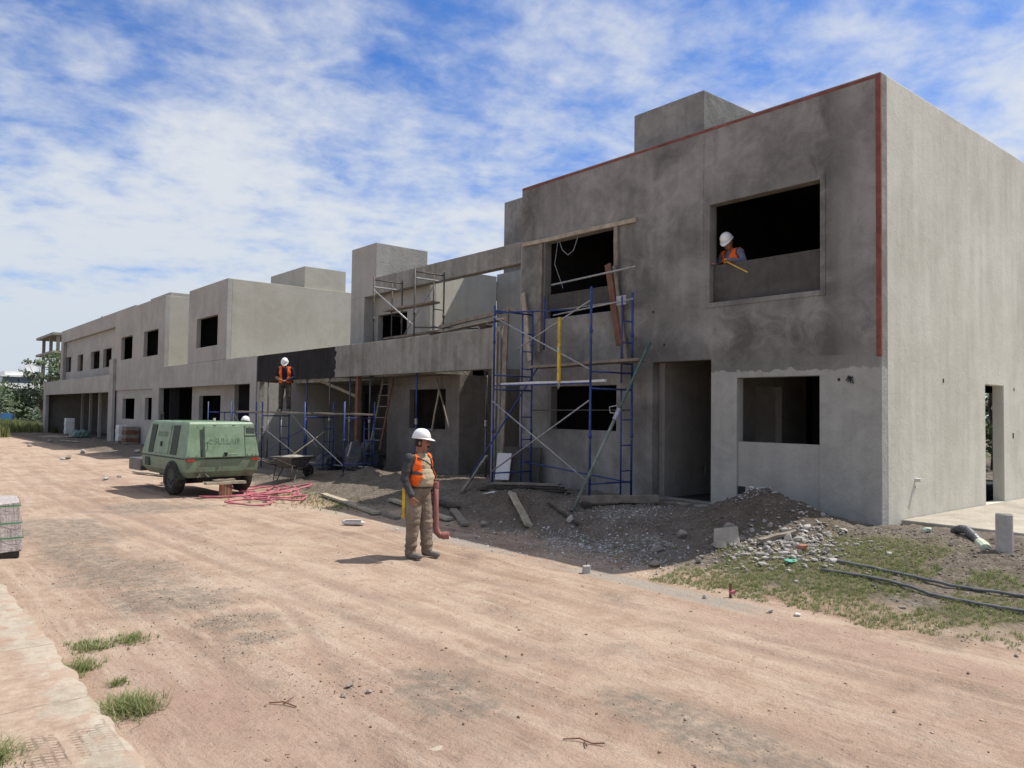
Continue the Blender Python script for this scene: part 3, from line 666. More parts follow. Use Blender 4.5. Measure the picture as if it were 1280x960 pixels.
mb = MB(); mb.box(FX + .22, 13.35, 17.2, 22.5, 3.06, 3.3); mb.box(12.95, 18.5, 17.2, 28.96, 3.062, 3.302); mb.build('terrace_slab', PR, B)
mb = MB(); mb.wall('x', 17.2, 21.0, 12.5, 12.68, -.1, 3.06, [(17.85, 19.72, 1.54, 2.68)]); mb.build('room_wall', PB, B, bevel=.01)
mb = MB(); mb.wall('y', 12.68, 18, 17.2, 17.38, -.1, 3.06); mb.build('room_side_wall', PB, B); mb = MB(); mb.wall('y', 12.68, 15.9, 20.82, 21, -.1, 3.06); mb.build('room_side_wall', PB, B)
mb = MB(); mb.wall('x', 21.0, 28.9, 15.9, 16.08, -.1, 3.06, [(26.3, 28.5, .2, 2.75), (21.6, 23.4, .2, 2.6)]); mb.wall('x', 14.0, 17.2, 18, 18.2, -.1, 3.3); mb.box(17.9, 18.1, 17.4, 28.9, -.1, 3.06); mb.build('back_wall', IN, B)
mb = MB(); mb.wall('y', FX + .22, 18, 28.75, 28.93, -.1, 3.06); mb.build('patio_wall', PD, B)
mb = MB(); mb.wall('y', 14.9, 16.2, 13.5, 13.62, 0, 3.3); mb.build('passage_wall', IN, B)

# --- third house
Cc = thing('house', 'plain grey house with a lit blank side wall and a single upper window', 'house', (11.49, 32.4, .2), group='unfinished houses in the row')
mb = MB(); mb.wall('x', 32.37, 37.36, FX, FX + .2, 4.1, 7.5, [(33.45, 36.2, 4.76, 6.08)]); mb.build('front_wall', PD, Cc, bevel=.012)
mb = MB(); mb.wall('y', FX + .2, 17.3, 32.37, 32.57, 3.5, 7.5); mb.build('side_wall', M['plaster_pale'], Cc, bevel=.012)
mb = MB(); mb.box(17.1, 17.3, 32.57, 37.3, 3.5, 7.5); mb.box(FX + .2, 17.1, 37.16, 37.36, 3.5, 7.5); mb.box(14.2, 14.35, 32.57, 37.16, 3.8, 6.9); mb.build('rear_wall', IN, Cc)
mb = MB(); mb.box(FX + .2, 17.1, 32.57, 37.16, 6.9, 7.1); mb.build('roof', PD, Cc)
mb = MB(); mb.box(15., 17.05, 32.6, 36.4, 7.1, 8.5); mb.build('tank_tower', M['plaster_pale'], Cc, bevel=.012)
mb = MB(); mb.wall('x', 28.97, 42.9, FX - .03, FX + .22, -.2, 4.09, [(29.6, 41.7, -.2, 3.02)]); mb.build('carport_beam', PD, Cc, bevel=.012)
mb = MB(); mb.box(FX + .22, 19, 29.0, 42.85, 3.45, 3.65); mb.build('carport_slab', PD, Cc)
mb = MB(); mb.wall('x', 32.6, 38.1, 11.98, 12.16, -.2, 3.45, [(34.25, 37.1, 1.40, 2.62)]); mb.build('room_wall', PD, Cc)
mb = MB(); mb.wall('y', 12.0, 12.45, 41.6, 41.75, -.2, 3.45); mb.wall('y', 12.16, 19, 38.0, 38.1, -.2, 3.45); mb.wall('y', 12.16, 19, 32.6, 32.7, -.2, 3.45); mb.box(17.8, 18, 29, 42.8, -.2, 3.45); mb.build('partition_wall', IN, Cc)

# --- fourth house
D = thing('house', 'two-storey house with two upper and two lower windows', 'house', (11.49, 41.1, .1), group='unfinished houses in the row')
mb = MB(); mb.wall('x', 41.1, 51.2, FX, FX + .2, 3.02, 7.72, [(47.2, 49.7, 4.80, 6.12), (42.2, 44.9, 4.76, 6.12)]); mb.build('front_wall', PD, D, bevel=.012)
mb = MB(); mb.wall('x', 42.9, 51.0, FX + .08, FX + .26, -.3, 3.02, [(46.7, 49.3, 1.37, 2.54), (43.0, 44.6, 1.38, 2.56)]); mb.build('lower_wall', PD, D)
mb = MB(); mb.wall('y', FX + .2, 17, 41.1, 41.3, 3.65, 7.72); mb.build('side_wall', M['plaster_pale'], D, bevel=.012)
mb = MB(); mb.box(FX + .26, 17, 41.35, 51.0, 3.05, 3.3); mb.box(FX + .2, 17, 41.3, 51.2, 7.1, 7.3); mb.build('roof', IN, D)
mb = MB(); mb.box(14.5, 14.7, 41.3, 51.2, -.3, 7.1); mb.box(FX + .26, 17, 51.0, 51.2, -.3, 7.1); mb.box(FX + .3, 17, 45.6, 45.75, -.3, 7.1); mb.build('partition_wall', IN, D)
mb = MB(); mb.box(12.3, 15, 43.2, 46.9, 7.3, 8.2); mb.build('tank_tower', M['plaster_pale'], D, bevel=.012)
mb = MB(); mb.box(FX - .16, FX - .002, 50.75, 51.75, -.3, 4.9); mb.build('pilaster', PD, D, bevel=.01)

# --- fifth house
E_ = thing('house', 'farthest house of the row with a wide open carport and four narrow upper windows', 'house', (11.49, 51.8, 0), group='unfinished houses in the row')
mb = MB(); mb.wall('x', 51.76, 74.9, FX, FX + .25, -.4, 4.02, [(52.4, 73.9, -.4, 2.95)]); mb.build('carport_beam', PD, E_, bevel=.012)
EX = 12.6; s_ = EX / FX
mb = MB(); mb.wall('x', 51.8, 74.2, EX + .25, EX + .45, 3.6, 7.6, [(65.3 * s_, 67.2 * s_, 4.87, 6.12), (61.2 * s_, 63.0 * s_, 4.80, 6.10), (56.2 * s_, 58.7 * s_, 4.8, 6.1), (53.0 * s_, 55.2 * s_, 4.8, 6.1)]); mb.build('upper_wall', PD, E_)
mb = MB(); mb.wall('x', 51.3, 74.6, EX, EX + .25, 3.6, 8.34, [(51.3, 73.6, 3.6, 7.35)]); mb.build('roof_band', PD, E_, bevel=.012)
mb = MB(); mb.box(FX + .25, 18, 51.8, 74.8, 3.35, 3.58); mb.box(EX + .25, 18, 51.3, 74.6, 7.35, 7.55); mb.build('roof', PD, E_)
mb = MB(); mb.box(15.5, 15.7, 51.8, 74.8, -.4, 7.35); mb.wall('y', FX + .25, 17, 74.5, 74.7, -.4, 3.35); mb.wall('y', EX + .45, 15.5, 73.9, 74.1, 3.6, 7.3); mb.wall('y', EX + .45, 15.5, 67.5, 67.65, 3.6, 7.3); mb.build('partition_wall', M['porch'], E_)
for y, x in ((70.43 * .93, 13.1), (59.88 * .98, 12.3), (79.74 * .89, 13.6), (55.2, 12.2)):
    m_ = MB(); m_.box(x, x + .16, y, y + .2, -.4, 3.35); m_.build('carport_post', PD, E_)

# --- concrete slab beside the near house
SL = MB()
SL.hexa([(12.2, -4, .22), (26, -4, .22), (26, 5.24, .22), (12.1, 5.24, .22)], [(12.2, -4, .50), (26, -4, .50), (26, 5.24, .505), (12.1, 5.24, .505)])
sl = SL.build('patio_slab', M['slab_top'], bevel=.02); tag(sl, 'dusty concrete slab beside the lit side wall of the nearest house', 'slab')

# --- raised block wall: meant to throw the slanting shade at the right edge, never built
wl = MB(); wl.box(17.0, 17.3, 4.35, 5.235, .505, 2.9)
# ------------------------------------------------------------------ far buildings and trees
HR = thing('office_building', 'white multi-storey building with dark window bands far behind the trees', 'building', (38, 262, -1), 0)
def band_building(par, x0, x1, y0, y1, z0, n, h):
    for k in range(n):
        z = z0 + k * h
        m_ = MB(); m_.box(x0, x1, y0, y1, z, z + h * .45); m_.build('parapet_band', M['white_far'], par)
        m_ = MB(); m_.box(x0 + .5, x1 - .5, y0 + .5, y1, z + h * .45, z + h); m_.build('window_band', M['glass_far'], par)
    m_ = MB(); m_.box(x0, x1, y0, y1, z0 + n * h, z0 + n * h + .5); m_.box(x0 + 1, x1 - 4, y0 + 1, y1, z0 + n * h + .5, z0 + n * h + 1.6); m_.build('roof', M['white_far'], par)
    m_ = MB(); m_.box(x0 + 6, x1 - 1, y0 + 2, y1 - 1, z0 + n * h + .5, z0 + n * h + 3.6); m_.build('roof_plant_room', M['white_far'], par)
M['white_far'] = simple('white_facade', (.80, .80, .80), .7, .08, .4)
M['glass_far'] = simple('dark_window_band', (.055, .075, .11), .25, .3, .3, spec=.5)
band_building(HR, 29.0, 39.0, 258, 272, -3, 4, 3.3)
UF = thing('unfinished_building', 'unfinished concrete frame building rising behind the farthest house', 'building', (18, 128, 0), 0)
UO = 4.6
for z in (3, 6.2, 9.6, 12.2):
    m_ = MB(); m_.box(15.6 + UO, 34, 126, 140, z, z + .35); m_.build('floor_slab', M['frame_far'] if 'frame_far' in M else M.setdefault('frame_far', simple('raw_concrete_frame', (.28, .26, .23), .9, .2, 1.)), UF)
for x in (16.2, 21, 26):
    for y in (126.5, 132, 138):
        m_ = MB(); m_.box(x + UO, x + UO + .4, y, y + .4, -1, 12.2); m_.build('column', M['frame_far'], UF)
m_ = MB(); m_.box(22.5, 26, 127.5, 127.7, 9.95, 11.2); m_.box(23, 30, 130, 130.2, 6.55, 8.6); m_.build('infill_wall', M['brick'], UF)

def tree(name, x, y, h, r, label, mat, n=900, leaf=.12, trunk=.12, clumps=12, zc=.62, flat=.8, group=None, seed=1, limbs=7, sparse=.33, z=None):
    rr = random.Random(seed); z0 = G(x, y) if z is None else z
    T = thing(name, label, 'tree', (x, y, z0), 0, group)
    mb = MB(); fork = h * (.30 + .1 * rr.random())
    top = (x + rr.uniform(-.1, .1) * h, y, z0 + h * .8)
    mb.tube([(x, y, z0 - .1), (x + .02 * h, y, z0 + fork * .5), (x + .01 * h, y + .02 * h, z0 + fork), top], [trunk, trunk * .8, trunk * .65, trunk * .15], 7)
    cs = []
    for k in range(clumps):
        a = rr.uniform(0, 6.283); q = rr.random() ** .5; zz = rr.uniform(-1, 1)
        c = Vector((x + r * q * math.cos(a) * math.sqrt(max(0, 1 - zz * zz * .8)), y + r * q * math.sin(a) * math.sqrt(max(0, 1 - zz * zz * .8)), z0 + h * zc + zz * h * (1 - zc) * .92))
        cs.append(c)
        if k < limbs: mb.tube([(x, y, z0 + fork * rr.uniform(.75, 1.1)), tuple((Vector((x, y, z0 + fork)) + c) / 2 + Vector((0, 0, .06 * h))), tuple(c)], [trunk * .45, trunk * .28, trunk * .06], 5)
    mb.build('trunk', M['bark'], T, smooth=True)
    V = []; F = []; k = 0
    for i in range(n):
        c = cs[i % len(cs)]; s = r * sparse
        p = c + Vector((rr.gauss(0, s), rr.gauss(0, s), rr.gauss(0, s * flat)))
        d = Vector((rr.gauss(0, 1), rr.gauss(0, 1), rr.gauss(0, .8))).normalized(); e = d.orthogonal().normalized(); L = leaf * rr.uniform(.6, 1.4)
        V += [tuple(p - d * L), tuple(p + e * L * .45), tuple(p + d * L), tuple(p - e * L * .45)]; F.append([k, k + 1, k + 2, k + 3]); k += 4
    m = bpy.data.meshes.new('crown'); m.from_pydata(V, [], F); m.materials.append(mat); o = bpy.data.objects.new('crown', m); COL.objects.link(o); hang(o, T)
    return T
GT = 'trees beyond the end of the row'
tree('broadleaf_tree', 12.75, 84, 7.2, 1.7, 'thin sparse tree with open branching by the end of the farthest house', M['leaf_pale'], 620, .20, .13, 22, .62, .6, GT, 3, 22, .13)
tree('broadleaf_tree', 16.2, 96, 8.4, 1.7, 'denser dark tree half hidden behind the farthest house', M['leaf'], 1500, .2, .18, 14, .62, .8, GT, 5, 10, .25)
tree('broadleaf_tree', 14.9, 132, 4.6, 3.6, 'wide dark round tree left of the sparse tree', M['leaf'], 2200, .3, .2, 16, .5, .8, GT, 8, 8, .3)
tree('broadleaf_tree', 11.2, 112, 3.9, 3.0, 'low bright bushy tree at the left edge of the view', M['leaf_pale'], 2000, .26, .16, 14, .48, .8, GT, 9, 8, .3)
tree('broadleaf_tree', 19.2, 140, 4.6, 3.6, 'hazy broad tree behind the sparse tree trunk', M['leaf'], 2000, .3, .2, 14, .5, .8, GT, 12, 8, .3)
tree('broadleaf_tree', 12.6, 150, 4.6, 4.2, 'farthest low dark tree at the left edge', M['leaf'], 2000, .34, .2, 14, .5, .8, GT, 14, 8, .3)
tree('shrub', 12.6, 90, 2.2, 1.5, 'pale shrub beside the white rubble at the foot of the sparse tree', M['leaf_pale'], 900, .13, .05, 9, .5, .8, GT, 21, 5, .3)
tree('palm_tree', 16.0, 74, 9.9, .9, 'feathery tree top just showing above the farthest roof', M['leaf_pale'], 240, .22, .1, 9, .92, .5, GT, 31, 8, .2)
for q in range(4):
    tree('broadleaf_tree', 28 + 3.2 * q, 9.2 + 1.9 * q, 6 + q * .5, 2.0, ['leafy tree seen through the side doorway of the nearest house', 'second leafy tree behind the side doorway', 'third leafy tree behind the side doorway', 'hindmost leafy tree behind the side doorway'][q], M['leaf'], 900, .22, .12, 12, .55, .8, 'trees behind the nearest house', 40 + q, 6, .33)
BT = thing('container', 'low blue sheeting far away beneath the round trees', 'sheeting', (11.5, 104, -.2))
mb = MB(); mb.box(10.2, 13.2, 103.8, 104, -.2, 1.15); mb.build('panel', simple('blue_sheet', (.05, .16, .34), .6, .2, 2), BT)
for x in (10.2, 11.7, 13.1):
    m_ = MB(); m_.box(x, x + .08, 103.7, 103.8, -.4, 1.3); m_.build('post', M['bark'], BT)

# ------------------------------------------------------------------ people
def cap_mesh(mb, p0, p1, r0, r1, n=12):
    p0 = Vector(p0); p1 = Vector(p1); d = p1 - p0; L = d.length
    if L < 1e-5: d = Vector((0, 0, 1)); L = 1e-5
    d.normalize(); a = d.orthogonal().normalized(); b = d.cross(a); rg = []
    def ring(c, r): return [tuple(c + (a * math.cos(2 * math.pi * k / n) + b * math.sin(2 * math.pi * k / n)) * r) for k in range(n)]
    for q in (-80, -55, -28, 0): rg.append(ring(p0 + d * r0 * math.sin(R(q)), r0 * math.cos(R(q))))
    for q in (0, 28, 55, 80): rg.append(ring(p1 + d * r1 * math.sin(R(q)), r1 * math.cos(R(q))))
    mb.rings(rg)
class Body:
    """limbs and trunk as tapered volumes fused into one continuous skin"""
    def __init__(s): s.prims = []
    def cap(s, p0, p1, r0, r1, key): s.prims.append(('c', Vector(p0), Vector(p1), r0, r1, key))
    def ell(s, c, r, key, rot=None): s.prims.append(('e', Vector(c), Vector(r), rot or Matrix.Identity(3), None, key))
    def bake(s, name, mats, parent, voxel=.012, wrinkle=.007):
        mb = MB()
        for p in s.prims:
            if p[0] == 'c': cap_mesh(mb, p[1], p[2], p[3], p[4])
            else: mb.ell(p[1], p[2], 16, 12, rot=p[3])
        o = mb.build(name, [], parent)
        rm = o.modifiers.new('Remesh', 'REMESH'); rm.mode = 'VOXEL'; rm.voxel_size = voxel
        sm = o.modifiers.new('Smooth', 'SMOOTH'); sm.iterations = 5; sm.factor = .5
        dg = bpy.context.evaluated_depsgraph_get(); ev = o.evaluated_get(dg); me = bpy.data.meshes.new_from_object(ev)
        o.modifiers.clear(); old = o.data; o.data = me; bpy.data.meshes.remove(old)
        n = len(me.vertices); co = np.empty(n * 3, np.float32); me.vertices.foreach_get('co', co); co = co.reshape(-1, 3)
        best = np.full(n, 1e9); key = np.zeros(n, int); keys = list(mats)
        for p in s.prims:
            if p[0] == 'c':
                a = np.array(p[1]); ba = np.array(p[2]) - a; h = np.clip(((co - a) @ ba) / max(ba @ ba, 1e-9), 0, 1)
                dd = np.linalg.norm(co - a - h[:, None] * ba, axis=1) - (p[3] + (p[4] - p[3]) * h)
            else:
                q = (co - np.array(p[1])) @ np.array(p[3]); rr = np.array(p[2]); dd = (np.linalg.norm(q / rr, axis=1) - 1) * rr.min()
            m = dd < best; best[m] = dd[m]; key[m] = keys.index(p[5])
        # cloth folds
        cloth = np.array([k not in ('skin', 'shoe') for k in keys])[key]
        nr = np.empty(n * 3, np.float32); me.vertices.foreach_get('normal', nr); nr = nr.reshape(-1, 3)
        f = fbm(co[:, 0] * 9 + co[:, 2] * 5, co[:, 2] * 15 + co[:, 1] * 9, 3) - .5 + .35 * np.sin(co[:, 2] * 62 + 5 * fbm(co[:, 0] * 6, co[:, 1] * 6 + co[:, 2] * 3, 9)) * (np.exp(-((co[:, 2] - .16) / .09) ** 2) + .6 * np.exp(-((co[:, 2] - .50) / .08) ** 2) + .6 * np.exp(-((co[:, 2] - 1.1) / .1) ** 2))
        co = co + nr * (f * wrinkle * 2 * cloth)[:, None]
        me.vertices.foreach_set('co', co.reshape(-1).astype(np.float32))
        for k in keys: me.materials.append(M[mats[k]])
        np_ = len(me.polygons); pi = []
        for p in me.polygons: pi.append(int(key[p.vertices[0]]))
        me.polygons.foreach_set('material_index', pi); me.polygons.foreach_set('use_smooth', [True] * np_); me.update()
        s.co, s.key, s.keys, s.nr, s.me = co, key, keys, nr, me
        return o
    def garment(s, name, mat, parent, mask, off=.014):
        """shell cut from the skin where mask(co, keyname) is true, with thickness"""
        sel = mask(s.co, np.array(s.keys)[s.key])
        fs = [tuple(p.vertices) for p in s.me.polygons if all(sel[v] for v in p.vertices)]
        use = sorted({v for f in fs for v in f}); ix = {v: i for i, v in enumerate(use)}
        V = s.co[use] + s.nr[use] * off
        me = bpy.data.meshes.new(name); me.from_pydata(V.tolist(), [], [[ix[v] for v in f] for f in fs]); me.materials.append(mat)
        me.polygons.foreach_set('use_smooth', [True] * len(me.polygons))
        o = bpy.data.objects.new(name, me); COL.objects.link(o); hang(o, parent)
        so_ = o.modifiers.new('Solidify', 'SOLIDIFY'); so_.thickness = .007; so_.offset = 1
        return o
def helmet(parent, T, c, mat='helmet'):
    """hard hat: ribbed dome, rim and front peak, in head space then posed by T"""
    mb = MB(); rg = []; n = 28
    for i in range(8):
        t = math.pi / 2 * i / 7.4
        ring = []
        for k in range(n):
            a = 2 * math.pi * k / n; rib = 1 + .025 * math.exp(-(math.sin(a) * math.cos(t) / .12) ** 2) + .012 * math.exp(-((abs(math.sin(a)) * math.cos(t) - .34) / .07) ** 2)
            ring.append(T @ Vector((c[0] + .112 * math.cos(t) ** .8 * math.sin(a) * rib, c[1] + .132 * math.cos(t) ** .8 * math.cos(a) * rib, c[2] + .135 * math.sin(t) * rib)))
        rg.append(ring)
    mb.rings(rg)
    o = mb.build('helmet', M[mat], parent, smooth=True)
    mb = MB(); rg = []
    for dr, dz in ((.0, .010), (.005, .006), (.009, .0), (.005, -.006), (-.004, -.002)):
        ring = []
        for k in range(n):
            a = 2 * math.pi * k / n; pk = max(0, math.cos(a)) ** 2.2 * .058 if dr > 0.004 else 0
            ring.append(T @ Vector((c[0] + (.112 + dr) * math.sin(a), c[1] + (.132 + dr + pk) * math.cos(a), c[2] + dz - pk * .35)))
        rg.append(ring)
    mb.rings(rg, False); mb.build('brim', M[mat], o, smooth=True)
    return o
def head(b, T, parent, moustache=True, hair=True):
    E3 = T.to_3x3()
    def e(c, r, key): b.ell(T @ Vector(c), r, key, E3)
    e((0, .03, 1.60), (.077, .098, .122), 'skin'); e((0, .065, 1.53), (.058, .062, .062), 'skin')
    b.cap(T @ Vector((0, .122, 1.60)), T @ Vector((0, .143, 1.567)), .011, .017, 'skin')
    for s_ in (-1, 1):
        e((s_ * .079, .02, 1.585), (.012, .022, .034), 'skin'); e((s_ * .035, .10, 1.555), (.028, .022, .03), 'skin')
    b.cap(T @ Vector((-.02, .118, 1.523)), T @ Vector((.02, .118, 1.523)), .009, .009, 'skin')
    def extras():
        for s_ in (-1, 1):
            m_ = MB(); m_.ell(T @ Vector((s_ * .032, .121, 1.608)), (.012, .008, .008), 10, 8, rot=E3); m_.build('eye', M['eye'], parent, smooth=True)
            m_ = MB(); m_.tube([T @ Vector((s_ * .013, .130, 1.627)), T @ Vector((s_ * .034, .129, 1.633)), T @ Vector((s_ * .053, .113, 1.627))], [.005, .007, .004], 6); m_.build('eyebrow', M['hair'], parent, smooth=True)
        if moustache:
            m_ = MB(); m_.tube([T @ Vector((-.036, .113, 1.536)), T @ Vector((-.014, .136, 1.547)), T @ Vector((.014, .136, 1.547)), T @ Vector((.036, .113, 1.536))], [.006, .012, .012, .006], 8); m_.build('moustache', M['hair'], parent, smooth=True)
        if hair:
            m_ = MB(); rg = []
            for i in range(6):
                z = 1.54 + .022 * i; ring = []
                for k in range(17):
                    a = R(80 + 200 * k / 16); q = 1.05 + .02 * math.sin(k * 3)
                    ring.append(T @ Vector((.079 * q * math.sin(a), .03 + .10 * q * math.cos(a), z)))
                rg.append(ring)
            base = len(m_.v)
            for r_ in rg: m_.v.extend([tuple(p) for p in r_])
            for i in range(5):
                for k in range(16): m_.f.append([i * 17 + k, i * 17 + k + 1, (i + 1) * 17 + k + 1, (i + 1) * 17 + k]); m_.m.append(0)
            h_ = m_.build('hair', M['hair'], parent, smooth=True); q = h_.modifiers.new('Solidify', 'SOLIDIFY'); q.thickness = .012
    return extras
def hand(b, wrist, fwd, palm_n, side, curl=.5, s=1.0):
    """palm, four bent fingers of unequal length, and a thumb from the side of the palm"""
    f = Vector(fwd).normalized(); n = Vector(palm_n); n = (n - f * n.dot(f)).normalized(); x = f.cross(n) * side   # x: towards the thumb side
    w = Vector(wrist); k = w + f * .05 * s
    for q in (-.024, -.008, .008, .024): b.cap(w + x * q * .7 * s, w + (f * .088 + x * q) * s, .017 * s, .013 * s, 'skin')
    for q, L in ((.031, .068), (.0105, .077), (-.0105, .072), (-.031, .056)):
        p = w + (f * .092 + x * q) * s; d = f
        for j, l in enumerate((.45, .32, .25)):
            a = curl * (.55 + .35 * j); d = (d * math.cos(a) + n * math.sin(a)).normalized(); p2 = p + d * L * l * s * 1.05; b.cap(p, p2, (.0098 - .001 * j) * s, (.0092 - .001 * j) * s, 'skin'); p = p2
    p = w + (f * .03 + x * .026) * s; d = (f * .65 + x * .7 + n * .25).normalized()
    for l in (.042, .032, .026):
        p2 = p + d * l * s; b.cap(p, p2, .0115 * s, .0100 * s, 'skin'); p = p2; d = (d * .8 + f * .45 + n * .35 * curl * 2).normalized()
def rotX(a): return Matrix.Rotation(a, 4, 'X')
def about(p, m): return Matrix.Translation(Vector(p)) @ m @ Matrix.Translation(-Vector(p))

# --- the man walking on the road
z0 = G(5.98, 9.16)
P1 = thing('person', 'man in white helmet, open orange vest, grey sleeves and khaki trousers standing on the road', 'person', (5.98, 9.16, z0 + .002), R(-161), world=False)
b = Body(); HT = about((0, 0, 1.48), Matrix.Rotation(R(24), 4, 'Z') @ rotX(R(-4)))
ex = head(b, HT, P1)
b.cap((0, -.005, 1.38), (0, .02, 1.52), .066, .056, 'skin')
b.ell((0, .045, 1.09), (.198, .178, .20), 'shirt'); b.ell((0, .01, 1.28), (.20, .142, .175), 'shirt'); b.cap((-.155, -.005, 1.375), (.155, -.005, 1.375), .072, .072, 'shirt')
b.ell((0, .0, .92), (.186, .150, .12), 'pants'); b.cap((0, 0, .98), (0, .02, 1.02), .175, .18, 'pants')
# right arm hanging, hand at the front of the thigh
b.cap((.20, -.01, 1.375), (.275, -.035, 1.10), .076, .060, 'sleeve'); b.cap((.275, -.035, 1.10), (.268, .09, .885), .060, .045, 'sleeve')
hand(b, (.268, .095, .875), (-.05, .22, -1), (-.9, .3, 0), 1, .55)
# left arm, hand round the pipe
b.cap((-.20, -.01, 1.375), (-.285, -.04, 1.12), .076, .060, 'sleeve'); b.cap((-.285, -.04, 1.12), (-.262, .03, .90), .060, .046, 'sleeve')
hand(b, (-.262, .035, .895), (.0, .45, -.8), (.25, -.5, -.6), -1, .75)
for s_, fy in ((1, -.03), (-1, .07)):
    b.cap((s_ * .098, .0, .88), (s_ * .110, .02 + fy * .5, .50), .118, .096, 'pants'); b.cap((s_ * .110, .02 + fy * .5, .50), (s_ * .118, fy, .11), .096, .082, 'pants')
    b.cap((s_ * .120, fy - .03, .075), (s_ * .122, fy + .02, .055), .050, .052, 'shoe'); b.cap((s_ * .122, fy - .04, .045), (s_ * .135, fy + .15, .04), .045, .040, 'shoe'); b.ell((s_ * .137, fy + .165, .042), (.048, .055, .040), 'shoe')
b.bake('body', {'skin': 'skin', 'shirt': 'shirt_tan', 'sleeve': 'shirt_grey', 'pants': 'pants_khaki', 'shoe': 'shoe'}, P1, .0095, .012); ex()
def vest1(co, k):
    x, y, z = co.T; front = y > .03
    gap = np.where(z > 1.2, .105, .14 + .02 * np.sin(z * 20))
    low = np.where(front, 1.02, .93)
    return np.isin(k, ('shirt', 'pants')) & (z > low + .02 * np.sin(x * 30)) & (z < 1.425) & ~(front & (np.abs(x) < gap)) & (np.abs(x) < .205)
b.garment('vest', M['vest'], P1, vest1, .018)
b.garment('reflective_band', M['rim'], P1, lambda co, k: vest1(co, k) & (np.abs(co[:, 2] - 1.15 - .02 * np.sin(co[:, 0] * 9)) < .022), .0265)
def coll(co, k):
    x, y, z = co.T; return (k == 'shirt') & (z > 1.33) & (np.abs(x) < .17) & (y < .03)
b.garment('hood', M['shirt_grey'], P1, coll, .010)
b.garment('belt', M['wood_dark'], P1, lambda co, k: np.isin(k, ('pants', 'shirt')) & (co[:, 2] > .965) & (co[:, 2] < .995), .004)
b.garment('shoulder_strap', M['shirt_grey'], P1, lambda co, k: (k == 'shirt') & (co[:, 1] > .0) & (np.abs(co[:, 2] - 1.30 - .55 * (co[:, 0])) < .017) & (co[:, 0] > -.17) & (co[:, 0] < .14), .026)
helmet(P1, HT, (0, .018, 1.655))
# what he carries
t_ = thing('spirit_level', 'short yellow spirit level hanging at the hip of the man on the road', 'spirit level', P1.location, R(-161), world=False)
mb = MB(); mb.hexa([(.165, -.14, .55), (.19, -.14, .55), (.19, -.085, .55), (.165, -.085, .55)], [(.165, -.135, .97), (.19, -.135, .97), (.19, -.08, .97), (.165, -.08, .97)]); mb.build('rail', M['yellow'], t_, bevel=.003)
mb = MB(); mb.tube([(.177, -.11, .96), (.175, -.11, 1.01), (.15, -.10, 1.03)], .008, 6); mb.build('cord', M['strap'], t_)
pt = thing('drain_pipe', 'red-brown plastic pipe with an elbow held upright by the man on the road', 'pipe', (6.62, 9.33, 0), 0)
c_ = Vector((6.34, 8.93)); 
mb = MB(); px_, py_ = 6.235, 9.115
mb.tube([(px_, py_, 1.04), (px_ + .005, py_ - .005, .70), (px_ + .01, py_ - .01, .42), (px_ + .025, py_ - .02, .345), (px_ + .06, py_ - .05, .30), (px_ + .10, py_ - .085, .295)], [.042, .042, .043, .045, .046, .046], 14)
mb.build('pipe', M['terracotta'], pt, smooth=True)
mb = MB(); mb.tube([(px_ + .085, py_ - .07, .296), (px_ + .155, py_ - .13, .30)], .054, 14); mb.build('socket', M['terracotta'], pt)
mb = MB(); mb.tube([(px_ - .0, py_ + .0, .97), (px_, py_, 1.05)], .050, 14); mb.build('socket', M['terracotta'], pt)

# --- the plasterer on the planks under the black beam
P2 = thing('person', 'worker in orange vest and dark trousers standing on scaffold planks before the black beam', 'person', (10.35, 23.75, 1.965), R(148), world=False)
b = Body(); T2 = about((0, 0, .98), rotX(R(-7))); HT = T2 @ about((0, 0, 1.46), rotX(R(-34)))
ex = head(b, HT, P2, False)
def tp(p): return T2 @ Vector(p)
b.cap(tp((0, 0, 1.38)), HT @ Vector((0, .02, 1.54)), .062, .054, 'skin')
b.ell(tp((0, .01, 1.08)), (.165, .12, .19), 'shirt'); b.ell(tp((0, .01, 1.28)), (.19, .128, .17), 'shirt'); b.cap(tp((-.155, 0, 1.38)), tp((.155, 0, 1.38)), .07, .07, 'shirt')
b.ell((0, 0, .94), (.172, .135, .12), 'pants')
for s_ in (1, -1):
    b.cap(tp((s_ * .20, 0, 1.375)), tp((s_ * .27, -.0, 1.11)), .070, .056, 'sleeve'); b.cap(tp((s_ * .27, 0, 1.11)), tp((s_ * .10, .24, 1.04)), .054, .036, 'sleeve' if s_ < 0 else 'skin')
    hand(b, tp((s_ * .09, .245, 1.035)), (-s_ * .75, .35, -.1), (0, -.1, -1), s_, .5)
    b.cap((s_ * .095, 0, .9), (s_ * .115, .02, .5), .102, .082, 'pants'); b.cap((s_ * .115, .02, .5), (s_ * .125, -.01, .10), .082, .068, 'pants')
    b.cap((s_ * .125, -.04, .05), (s_ * .14, .13, .042), .045, .042, 'shoe')
b.bake('body', {'skin': 'skin', 'shirt': 'shirt_navy', 'sleeve': 'shirt_navy', 'pants': 'pants_dark', 'shoe': 'shoe'}, P2, .012); ex()
T2i = np.array(T2.inverted())
def vest2(co, k):
    q = co @ T2i[:3, :3].T + T2i[:3, 3]; x, y, z = q.T
    return np.isin(k, ('shirt', 'pants')) & (z > .93) & (z < 1.435) & ~((y > .02) & (np.abs(x) < np.where(z > 1.12, .075, .055))) & (np.abs(x) < .195)
b.garment('vest', M['vest'], P2, vest2, .017)
helmet(P2, HT, (0, .018, 1.655))

